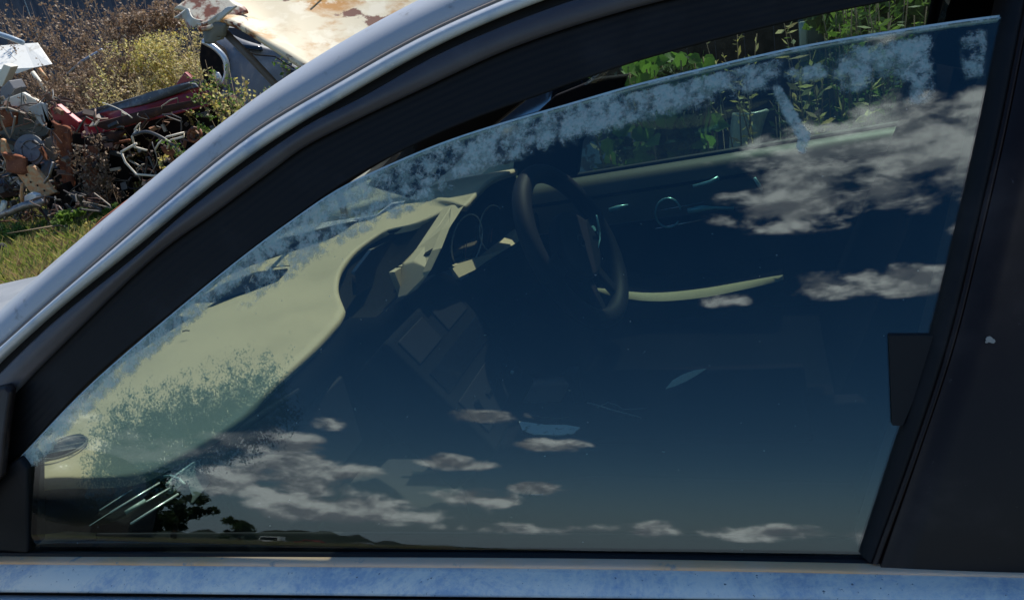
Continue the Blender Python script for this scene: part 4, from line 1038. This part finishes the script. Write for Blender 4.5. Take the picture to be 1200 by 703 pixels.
# heap at the left edge
HY = 7.6
o = mk('white_sheet', *prism([aty(p[0], p[1], HY + (1.75 if p[1] < 60 else 1.15)) for p in ((-20, 55), (28, 51), (43, 50), (60, 75), (40, 79), (20, 86), (-20, 82))], (0, .02, 0)), white_m, None, smooth=False); tag(o, 'white sheet metal panel leaning among dry weeds', 'metal sheet')
o = mk('blue_rail', *tube([aty(*p, HY + 1.3) for p in ((-10, 37), (12, 44), (27, 50))], .035, 8), mat('pale_blue_paint', (.30, .38, .46), .4)); tag(o, 'pale blue rail above the white sheet', 'rail')
o = mk('cream_beam', *prism([aty(*p, HY + .6) for p in ((-8, 98), (4, 75), (13, 78), (2, 102))], (0, .12, 0)), cream2, None, smooth=False, bevel=.01); tag(o, 'cream box beam standing at the left edge below the white sheet', 'beam')
o = mk('cream_strut', *tube([aty(*p, HY + .9) for p in ((38, 84), (50, 100), (58, 112))], .028, 6), cream2); tag(o, 'thin cream strut running down from the white sheet', 'strut')
o = mk('cream_strut', *tube([aty(*p, HY + .85) for p in ((46, 80), (56, 94))], .022, 6), orange_m); tag(o, 'short orange strut beside the thin cream one', 'strut')
o = mk('long_rail', *tube([aty(*p, 9.4) for p in ((76, 90), (96, 72), (120, 58))], .022, 6), mat('blue_grey_rail', (.26, .30, .38), .4, .4)); tag(o, 'slanting blue grey rail among the brown weeds', 'rail')
def scrapbit(name, px, y, th, m, label, cat='scrap'):
    o = sheet(name, px, y, th, m); tag(o, label, cat); return o
scrapbit('grey_block', ((0, 104), (10, 94), (16, 104), (14, 118), (0, 116)), HY + .3, .2, grey_pl, 'grey lump of plastic under the cream beam')
scrapbit('torn_panel', ((0, 118), (26, 108), (44, 118), (50, 124), (32, 132), (14, 128), (0, 134)), HY + .2, .05, cream2, 'torn cream flap over the dark opening of the heap')
o = crumple('rusty_skin', ((-5, 126), (24, 124), (20, 146), (-5, 150)), HY + .1, rust, None, .06, 8, .02, 41); tag(o, 'curled rusty skin with pale flakes at the left edge', 'scrap')
scrapbit('bent_bonnet_scrap', ((14, 124), (48, 132), (64, 150), (42, 170), (14, 178), (-5, 168), (-5, 140)), HY + .35, .06, mat('dark_green_grey_panel', (.045, .055, .055), .45, .2), 'dark green grey panel forming the middle of the heap')
scrapbit('scrap_wedge', ((32, 126), (48, 120), (54, 122), (56, 150), (62, 152), (50, 148)), HY - .05, .03, mat('weathered_pale_panel', (.36, .37, .37), .5, noise=[((.4, .2, .08), 14, .55, .65)]), 'pale wedge of panel with a rusty edge beside the red post')
dk = mk('plastic_disc', *disc(aty(36, 176, HY), (.25, -1, .3), .20, .03, 30), grey_pl, None, smooth=False, bevel=.006); tag(dk, 'large round grey plastic hub lying against the heap', 'hub cover')
mk('inner_ring', *ring(aty(36, 176, HY - .035), (.25, -1, .3), .13, .012, 30, 6), grey_pl, dk)
for a_ in (0.3, 2.4, 4.5):
    c = aty(36, 176, HY - .035); mk('rib', *tube([c + np.array([.03 * math.cos(a_), -.01, .03 * math.sin(a_)]), c + np.array([.18 * math.cos(a_), -.005 + .02 * math.sin(a_), .18 * math.sin(a_)])], .008, 5), grey_pl, dk)
scrapbit('rubble_slab', ((52, 162), (66, 158), (70, 176), (64, 190), (54, 182)), HY + .2, .1, mat('concrete_rubble', (.22, .20, .17), .9, bump=(40, .6, .01)), 'grey lump of concrete right of the round hub')
br = sheet('orange_bracket', ((18, 202), (34, 193), (40, 196), (64, 226), (46, 234), (40, 232)), HY - .3, .06, orange_m); tag(br, 'orange perforated steel bracket pointing down to the pipes', 'bracket')
for p in ((31, 205), (36, 213), (44, 217), (44, 226), (52, 223)):
    mk('hole', *disc(aty(*p, HY - .315), (0, -1, .1), .013, .004, 10), black_void, br, smooth=False)
o = crumple('rust_lump', ((6, 176), (32, 186), (36, 200), (12, 200)), HY - .25, rust, None, .06, 8, .05, 44); tag(o, 'orange rust lump on top of the perforated bracket', 'scrap')
scrapbit('rusty_hook', ((0, 162), (4, 164), (14, 188), (6, 190), (0, 178)), HY - .2, .05, orange_m, 'rusty orange arm at the left edge above the bracket')
scrapbit('axle_stub', ((16, 190), (34, 188), (38, 200), (24, 208), (12, 206)), HY - .1, .15, black_void, 'black axle stub between rust lump and bracket')
for i, (P, r_, m_) in enumerate(((((-10, 256), (14, 247), (30, 240), (52, 236)), .05, steel), (((26, 214), (25, 226), (27, 244)), .018, orange_m), (((-8, 284), (8, 284), (18, 288)), .025, steel), (((5, 236), (3, 248), (8, 254)), .035, cream2), (((62, 190), (58, 206), (52, 214)), .016, steel), (((46, 244), (60, 262), (72, 278)), .012, dark_rust))):
    o = mk('bent_pipe', *tube([aty(p[0], p[1], HY - .55) for p in P], r_, 8), m_)
    tag(o, ('thick grey pipe lying below the orange bracket', 'thin upright orange rod before the bracket', 'short grey pipe end low at the left edge', 'stubby cream pipe crossing the thick grey pipe', 'short steel rod near the concrete lump', 'thin dark rod slanting into the grass')[i], 'pipe')
scrapbit('white_bag', ((28, 230), (34, 226), (42, 228), (44, 236), (36, 240), (28, 238)), HY - .5, .08, white_m, 'small crumpled white bag beside the pipes', 'bag')
o = mk('old_tyre', *ring(aty(2, 298, 6.3), (.5, -1, .5), .09, .045, 20, 8), tyre); tag(o, 'small black tyre at the left edge in the grass', 'tyre')
scrapbit('engine_part', ((54, 222), (76, 214), (84, 232), (78, 250), (60, 248), (52, 238)), HY - .1, .25, black_void, 'black engine lump between bracket and rusty post')
for i, (px, py) in enumerate(((6, 190), (22, 212), (10, 222), (50, 200), (70, 202))):
    o = crumple('scrap_plate', ((px - 9, py - 6), (px + 10, py - 9), (px + 12, py + 8), (px - 7, py + 10)), HY + .15, (black_void, steel, dark_rust, grey_pl, black_void)[i], None, .08, 6, .03, 60 + i)
    tag(o, ('black bent plate at the left edge under the rusty arm', 'steel plate below the axle stub', 'dark rusty plate behind the thick grey pipe', 'grey plate between the round hub and the bracket', 'black plate at the foot of the red post')[i], 'scrap')
clut = leaf_mat('mixed_scrap', [(.03, .025, .022), (.16, .06, .03), (.06, .06, .06), (.28, .13, .06), (.10, .10, .10), (.02, .02, .02), (.30, .26, .20), (.09, .03, .02)], transl=0.0)
def clutter(name, n, x0, x1, y0, y1, d0, d1, label, big=1.):
    parts = []
    for _ in range(n):
        c = aty(RND.uniform(x0, x1), RND.uniform(y0, y1), RND.uniform(d0, d1)); k_ = RND.random()
        if k_ < .45:
            P = [c + np.array([RND.gauss(0, .09), RND.gauss(0, .06), RND.gauss(0, .07)]) * big for _ in range(4)]
            parts.append(tube(resample(P, 7), RND.uniform(.004, .013), 5))
        else:
            Rm = Matrix.Rotation(RND.uniform(0, 6.28), 3, Vector((RND.gauss(0, 1), RND.gauss(0, 1), RND.gauss(0, 1))).normalized())
            parts.append(box(c, (RND.uniform(.02, .16) * big, RND.uniform(.01, .04), RND.uniform(.02, .09) * big), Rm))
    tag(mk(name, *join(parts), clut, None, smooth=False), label, 'scrap', kind='stuff')
clutter('scrap_rubble', 210, -10, 78, 112, 262, HY - .2, HY + .6, 'tangle of small rusty scrap at the left edge')
clutter('scrap_rubble', 100, 96, 250, 128, 232, WY - .5, WY + .2, 'tangle of wires and rusty bits inside the red wreck')
clutter('scrap_rubble', 70, 50, 120, 228, 268, HY - .7, HY, 'rusty bits lying in the grass before the wreck', .8)
# the near strip of rust seen along the pillar
o = mk('rusty_edge', *tube([aty(p[0], p[1], 3.6) for p in ((92, 285), (120, 258), (150, 236), (168, 222))], [.006, .012, .012, .005], 6), mat('orange_rust', (.42, .12, .05), .7)); tag(o, 'thin rusty orange bar just behind the silver pillar', 'bar')

# blue grey car behind, cream rusty panel on a prop
BY = 8.6
bc = empty('blue_grey_car', tuple(aty(300, 130, BY) * np.array([1, 1, 0])), 'blue grey car with open black wheel arch under the propped cream panel', 'car')
def patch(name, P, m, parent, nn=12, amp=.0, th=.02):
    a, b, c, d = P; rows = []
    for j in range(nn + 1):
        t = j / nn; rows.append([((a * (1 - s) + b * s) * (1 - t) + (d * (1 - s) + c * s) * t) + np.array([0, -amp * math.sin(math.pi * s), amp * math.sin(math.pi * t) * .6]) for s in np.linspace(0, 1, nn + 1)])
    return mk(name, *grid(rows), m, parent, solid=th)
patch('front_wing', (aty(258, 28, BY + .6), aty(345, 62, BY + .3), aty(345, 170, BY), aty(252, 120, BY)), blue_car, bc, 14, .30)
patch('bonnet', (aty(250, 20, BY + 1.6), aty(420, 40, BY + 1.6), aty(420, 105, BY + .2), aty(262, 52, BY + .3)), blue_car, bc, 14, .12)
patch('windscreen', (aty(262, 24, BY + 1.4), aty(300, 30, BY + 1.4), aty(308, 60, BY + .0), aty(276, 55, BY + .0)), screen, bc, 6, .03)
mk('wheel_arch', *tube([aty(p[0], p[1], BY - .3) for p in resample([(238, 48), (252, 56), (264, 70), (266, 84), (262, 100)], 16)], .035, 8), mat('bright_arch', (.5, .54, .58), .3, .6), bc)
mk('arch_liner', *prism([aty(*p, BY - .15) for p in ((236, 46), (252, 58), (263, 72), (264, 92), (252, 108), (240, 98), (234, 70))], (0, .2, 0)), black_void, bc, smooth=False)
mk('headlight', *box(aty(255, 92, BY - .25), (.16, .1, .22)), lamp_clear, bc, sub=1)
mk('panel_gap', *tube([aty(p[0], p[1], BY - .28) for p in ((282, 58), (300, 64), (322, 66), (345, 80))], .008, 4), black_void, bc)
mk('wheel', *ring(aty(252, 122, BY + .1), (.3, -1, 0), .24, .09, 30, 8), tyre, bc)
CY = 4.6
cp = empty('cream_rusty_bonnet', tuple(aty(330, 40, CY) * np.array([1, 1, 0])), 'cream car bonnet with rust blotches held up on a steel prop', 'car bonnet')
rows = []
edge_lo = resample([(232, 25), (268, 30), (318, 58), (370, 92), (420, 120), (480, 150)], 34)
edge_hi = resample([(226, -30), (300, -60), (400, -80), (480, -90), (560, -90), (640, -80)], 34)
for j in range(25):
    t = j / 24; r = []
    for i in range(34):
        px = edge_lo[i][0] * (1 - t) + edge_hi[i][0] * t; py = edge_lo[i][1] * (1 - t) + edge_hi[i][1] * t
        p = aty(px, py, CY + t * 1.5 - .15 * math.sin(i / 33 * math.pi)); 
        p[2] += .02 * math.sin(i * .5) * math.sin(t * 9) * (1 if i < 14 else .2)
        r.append(p)
    rows.append(r)
mk('panel', *grid(rows), cream, cp, solid=.03, offs=1)
mk('swage_line', *tube([aty(p[0], p[1], CY + .52 + .2 * k_) - np.array([0, .04, 0]) for k_, p in enumerate(((372, -12), (398, 8), (432, 22)))], .008, 6), mat('ochre_stain', (.42, .28, .12), .6), cp)
crumple('torn_lip', ((204, 12, 0), (262, -22, .3), (290, 18, .2), (236, 34, 0)), CY - .08, mat('cream_lip_red_rust', (.62, .56, .44), .55, noise=[((.20, .055, .03), 3.6, .47, .53), ((.14, .04, .02), 12, .6, .7)]), cp, .07, 14, .02, 71)
crumple('peeling_flap', ((206, 16), (222, 12), (238, 26), (222, 32)), CY - .14, mat('peeling_paint', (.50, .50, .45), .5, noise=[((.24, .08, .05), 16, .55, .65)]), cp, .05, 10, .012, 72)
crumple('peeling_flap', ((232, 26), (262, 14), (280, 4), (256, 28)), CY - .16, MATS['peeling_paint'], cp, .05, 10, .012, 73)
crumple('hinge', ((240, 28), (270, 28), (262, 46), (246, 50)), CY - .02, mat('grey_green_metal', (.14, .15, .13), .6, .3), cp, .05, 8, .04, 74)
mk('prop', *tube([aty(262, 36, CY), aty(296, 70, CY + .05), aty(326, 102, CY + .1), aty(380, 160, CY + .2)], .026, 6), mat('dull_grey_prop', (.10, .095, .09), .6, .3), cp)
gpnt = aty(380, 160, CY + .2)
mk('prop', *tube([gpnt, (gpnt[0], gpnt[1], 0)], .026, 6), MATS['dull_grey_prop'], cp)

# ------------------------------------------------------------------ seen through the far windows
o = empty('cream_car_beyond', tuple(aty(540, 170, 5.2) * np.array([1, 1, 0])), 'pale cream car beyond the windscreen, above the dials', 'car')
patch('bonnet', (aty(400, 150, 6.2), aty(640, 80, 6.2), aty(610, 200, 5.0), aty(380, 262, 5.0)), mat('pale_cream_paint', (.52, .52, .44), .4, 0, .5, .2, noise=[((.40, .38, .30), 4, .5, .7)]), o, 12, .06)
patch('windscreen', (aty(584, 120, 6.0), aty(660, 96, 6.0), aty(652, 150, 5.0), aty(572, 160, 5.0)), screen, o, 6, .02)
mk('wiper', *tube([aty(566, 160, 4.9), aty(600, 142, 4.95), aty(640, 130, 5.0)], .015, 5), rubber, o)
for i, (px, py, w_) in enumerate(((478, 182, 16), (497, 176, 12), (512, 166, 14))):
    s_ = crumple('scrap_strip', ((px - w_, py - 4), (px + w_, py - 10), (px + w_, py + 6), (px - w_, py + 10)), 4.2, (cream2, steel, rust)[i], None, .04, 6, .02, 80 + i)
    tag(s_, ('cream scrap strip just above the pane edge, leftmost of three', 'steel scrap strip above the pane edge, in the middle of three', 'rusty scrap strip above the pane edge, nearest the dials')[i], 'scrap')
tc_ = empty('pale_teal_car', tuple(aty(800, 160, 4.4) * np.array([1, 1, 0])), 'pale blue car parked beyond the driver window, half hidden by vines', 'car')
patch('rear_wing', (aty(862, 132, 4.0), aty(898, 127, 4.0), aty(884, 182, 4.0), aty(858, 186, 4.0)), mat('pale_teal_paint', (.42, .50, .46), .35, .1, .5, .2), tc_, 8, .05)
patch('door', (aty(676, 150, 4.3), aty(762, 134, 4.3), aty(770, 220, 4.2), aty(676, 235, 4.2)), mat('blue_paint_blotched', (.16, .24, .30), .35, .2, .5, .2, noise=[((.02, .02, .03), 11, .48, .55), ((.4, .45, .45), 17, .62, .66)]), tc_, 8, .03)
patch('side_panel', (aty(936, 20, 4.6), aty(1010, 8, 4.6), aty(1010, 190, 4.6), aty(944, 190, 4.6)), mat('dull_teal_panel', (.06, .10, .10), .5, .1), tc_, 8, .03)
patch('pillar', (aty(936, 26, 4.4), aty(946, 24, 4.4), aty(946, 70, 4.4), aty(938, 72, 4.4)), MATS['pale_teal_paint'], tc_, 4, .0)
patch('lower_body', (aty(560, 215, 4.9), aty(960, 165, 4.9), aty(960, 330, 4.6), aty(560, 330, 4.6)), mat('dark_teal_body', (.03, .04, .045), .5), tc_, 8, .03)
shed = empty('dark_shed', (1.0, 6.6, 0), 'dark timber shed behind the vines beyond the driver window', 'shed')
sx = aty(640, 100, 6.6)[0]; 
nbd = 26
for i in range(nbd):
    x = sx + .2 + i * .22; mk('board', *box((x, 6.6 + (.01 if i % 2 else 0), 1.5), (.212, .03, 3.0)), mat('tarred_board', (.008, .012, .014), .9, 0, .05, bump=(20, .5, .004)), shed, smooth=False)
mk('roof', *box((sx + 3, 7.6, 3.1), (6.2, 2.6, .1), Matrix.Rotation(math.radians(6), 3, 'X')), fm, shed, smooth=False)

def vine(px0, px1, py0, py1, y, n, lsz, label, name='vine', m=L_vine, big=True, extra=600):
    c = aty((px0 + px1) / 2, (py0 + py1) / 2, y); o = empty(name, (c[0], y, 0), label, 'vine' if big else 'plant')
    st = []
    for k_ in range(n):
        p = aty(RND.uniform(px0, px1), RND.uniform(py0, py1), y + RND.uniform(-.25, .25)); l = lsz * RND.uniform(.6, 1.2)
        a = nrm((RND.gauss(0, .8), RND.gauss(0, .4), RND.gauss(-.3, .6))); nn = nrm((RND.gauss(0, .6), -1 + RND.gauss(0, .5), RND.uniform(.2, 1.2))); b = nrm(np.cross(nn, a)); nn = np.cross(a, b)
        V = [p - a * l * .5, p - a * l * .25 + b * l * .42 + nn * l * .08, p + a * l * .15 + b * l * .45 + nn * l * .1, p + a * l * .45 + b * l * .2 + nn * l * .03, p + a * l * .75, p + a * l * .45 - b * l * .2 + nn * l * .03, p + a * l * .15 - b * l * .45 + nn * l * .1, p - a * l * .25 - b * l * .42 + nn * l * .08, p + a * l * .1]
        mk('leaf', V, [(0, 1, 8), (1, 2, 8), (2, 3, 8), (3, 4, 8), (4, 5, 8), (5, 6, 8), (6, 7, 8), (7, 0, 8)], m, o)
        st.append(tube([np.array([c[0], y, max(0, p[2] - .5)]), p + np.array([0, 0, -.1]), p], .004, 3))
    mk('stem', *join(st), stemm, o)
    if extra:
        s = np.abs(aty(px1, py1, y) - aty(px0, py0, y)) / 2; s = (s[0], .3, max(s[2], .1))
        mk('foliage', *leafy(c, s, extra, lsz * .28, RND), L_dark, o, smooth=False)
    return o
vine(735, 832, 66, 108, 3.3, 110, .062, 'bright green vine leaves showing above the pane edge')
vine(752, 842, 128, 190, 3.2, 30, .10, 'dark vine with heart shaped leaves below the pane edge', m=L_vine, extra=1500)
vine(690, 760, 140, 205, 3.3, 12, .10, 'leafy vine trailing in front of the blotched blue door', extra=500)
def reed(px0, px1, py0, py1, y, n, label, m, lsz=.05, extra=0):
    c = aty((px0 + px1) / 2, py1, y); top_ = aty((px0 + px1) / 2, py0, y)[2]
    o = empty('tall_weed', (c[0], y, 0), label, 'weed', 'weeds beyond the driver window'); st = []; V = []; Fc = []
    for _ in range(n):
        x0 = aty(RND.uniform(px0, px1), (py0 + py1) / 2, y)[0]; yy = y + RND.uniform(-.4, .4); hh = top_ * RND.uniform(.8, 1.05); ln = RND.gauss(0, .1)
        P = [np.array([x0 + ln * t * t, yy, hh * t]) for t in np.linspace(0, 1, 6)]; st.append(tube(P, [.006, .006, .005, .004, .003, .002], 4))
        for _k in range(34):
            t = RND.uniform(.35, 1); p = np.array([x0 + ln * t * t, yy, hh * t]); d = nrm((RND.gauss(0, 1), RND.gauss(0, 1), RND.uniform(-.1, 1.3))); l = lsz * RND.uniform(.6, 1.5); b = nrm(np.cross(d, (RND.gauss(0, 1), RND.gauss(0, 1), 1))) * l * .16; k = len(V)
            V += [p, p + d * l * .5 + b, p + d * l, p + d * l * .5 - b]; Fc.append((k, k + 1, k + 2, k + 3))
    mk('stem', *join(st), stemm, o); mk('leaves', V, Fc, m, o, smooth=False)
reed(850, 905, 44, 190, 3.7, 7, 'thin pale weed between the vine and the teal panel', L_yellow, .035)
reed(948, 985, 20, 190, 3.2, 9, 'yellowish leafy weed right of the teal upright', L_yellow, .05)
reed(975, 1100, -25, 190, 3.4, 46, 'dense sunlit green weeds in the far corner of the driver window', L_green, .045)
reed(900, 1000, 100, 190, 3.5, 16, 'dark weeds low behind the driver window', L_dark, .04)
reed(700, 750, 95, 190, 3.6, 8, 'thin weeds at the left side of the driver window', L_dark, .06)
bush(1035, 30, 4.2, 170, 90, 'sunlit green shrub filling the back of the driver window', L_green, 5200, .035, depth=.5)

# ------------------------------------------------------------------ the country mirrored in the glass (behind the photographer)
def dirpt(azd, dist, z=0.): a = math.radians(azd); return np.array([math.sin(a) * dist, -math.cos(a) * dist, z])
barn = empty('dark_barn', tuple(dirpt(-50, 26)), 'dark gabled barn mirrored in the lower left of the window', 'barn')
bl = dirpt(-57, 27); brr = dirpt(-45.5, 25.5); mid = (bl + brr) / 2; ux = nrm(brr - bl); back = np.array([ux[1], -ux[0], 0]) ; back = back if back[1] < 0 else -back
hw_ = 1.9; ap_ = 4.1
barn_m = mat('dark_barn_board', (.030, .026, .024), .85)
cb = dirpt(-50.8, 26)
fr = [cb - ux * hw_, cb + ux * hw_, cb + ux * hw_ + np.array([0, 0, 3.1]), cb + np.array([0, 0, ap_]), cb - ux * hw_ + np.array([0, 0, 3.1])]
mk('wall', *prism(fr, back * 5), barn_m, barn, smooth=False)
for s_ in (-1, 1):
    e = cb + ux * (hw_ + .35) * s_ + np.array([0, 0, 2.98]); a_ = cb + np.array([0, 0, ap_ + .06])
    mk('roof', *prism([e - back * .3, a_ - back * .3, a_ + back * 5.3, e + back * 5.3], (0, 0, .08)), mat('slate_roof', (.04, .04, .045), .7), barn, smooth=False)
mk('door', *prism([cb - ux * .9 - back * .03, cb + ux * .9 - back * .03, cb + ux * .9 - back * .03 + np.array([0, 0, 2.3]), cb - ux * .9 - back * .03 + np.array([0, 0, 2.3])], back * .02), mat('barn_door_paint', (.07, .065, .06), .7), barn, smooth=False)
trk = [(-46.5, 48, 6.6, 2.2), (-44.6, 52, 5.6, 2.0), (-42.8, 55, 5.4, 2.3), (-52, 60, 6.0, 3), (-56, 62, 7, 3.5), (-38.6, 60, 3.4, 1.5)]
tl_ = ('tallest dark tree right of the barn in the reflection', 'rounded tree second from the barn in the reflection', 'low broad tree third from the barn in the reflection', 'dark tree rising behind the barn roof', 'broad tree at the far left of the reflection', 'small dark shrub standing alone on the mirrored field')
for i, (a, d, h, r) in enumerate(trk):
    b = dirpt(a, d); o = empty('tree', tuple(b), tl_[i], 'tree', 'trees mirrored in the window')
    mk('trunk', *tube([b, b + np.array([.1, 0, h * .4]), b + np.array([0, 0, h * .75])], [.22 * r / 2, .15 * r / 2, .05], 8), barkm, o)
    mk('crown', *leafy(b + np.array([0, 0, h * .62]), (r, r, h * .40), 2600, .16 * r / 2, RND), L_dark, o, smooth=False)
# distant wooded ridge
rows = []
hz = np.linspace(-75, 60, 220)
def ridge_h(a): return (1.2 if a > -27 else 1.2 + 2.4 * min(1, (-27 - a) / 4)) + 5 * (bump_(a, -44, -37, -31, -25)) + (.25 if a > -27 else 1.) * (1.2 * math.sin(a * .7) + 1.2 * math.sin(a * 3.1) + .8 * math.sin(a * 7.7)) + (3 if a < -46 else 0)
mk_r = [[dirpt(a, 420 + dd, max(0, ridge_h(a)) * f_) for a in hz] for dd, f_ in ((-40, 0), (-10, .8), (0, 1), (60, .7), (120, 0))]
tag(mk('hills', *grid(mk_r), mat('far_woods', (.022, .034, .02), .95, noise=[((.035, .045, .03), .08, .4, .7)]), None), kind='structure')
# parked cars out on the field
cc_ = (('small red car parked on the mirrored field, nearest the barn', (.40, .02, .015)), ('small white van parked on the mirrored field', (.75, .75, .73)), ('small silver car parked on the mirrored field, furthest right', (.4, .42, .44)))
for i, (a, d) in enumerate(((-33.5, 120), (-36.2, 110), (-30, 130))):
    b = dirpt(a, d); o = empty('parked_car', tuple(b), cc_[i][0], 'van' if i == 1 else 'car', 'vehicles on the mirrored field')
    pm = mat('field_car_paint_%d' % i, cc_[i][1], .3, .1, .5, .3)
    prof = [(-2.1, .35), (-2.1, .75), (-1.2, .9), (2.0, .9), (2.1, .6), (2.1, .35)]; cab = [(-1.0, .9), (-.5, 1.42), (1.2, 1.42), (1.8, .9)] if i != 1 else [(-1.3, .9), (-.9, 1.85), (2.0, 1.85), (2.05, .9)]
    mk('body', *prism([b + np.array([x, -.85, z]) for x, z in prof], (0, 1.7, 0)), pm, o, smooth=False, bevel=.08)
    mk('cabin', *prism([b + np.array([x, -.72, z]) for x, z in cab], (0, 1.44, 0)), pm, o, smooth=False, bevel=.08)
    for s_ in (-.73, .72): mk('window', *prism([b + np.array([x * .86, s_, .93 + (z - .9) * .8]) for x, z in cab], (0, .01, 0)), screen, o, smooth=False)
    for wx_ in (-1.3, 1.3):
        for wy_ in (-.8, .8): mk('wheel', *ring(b + np.array([wx_, wy_, .32]), (0, 1, 0), .22, .1, 16, 6), tyre, o)
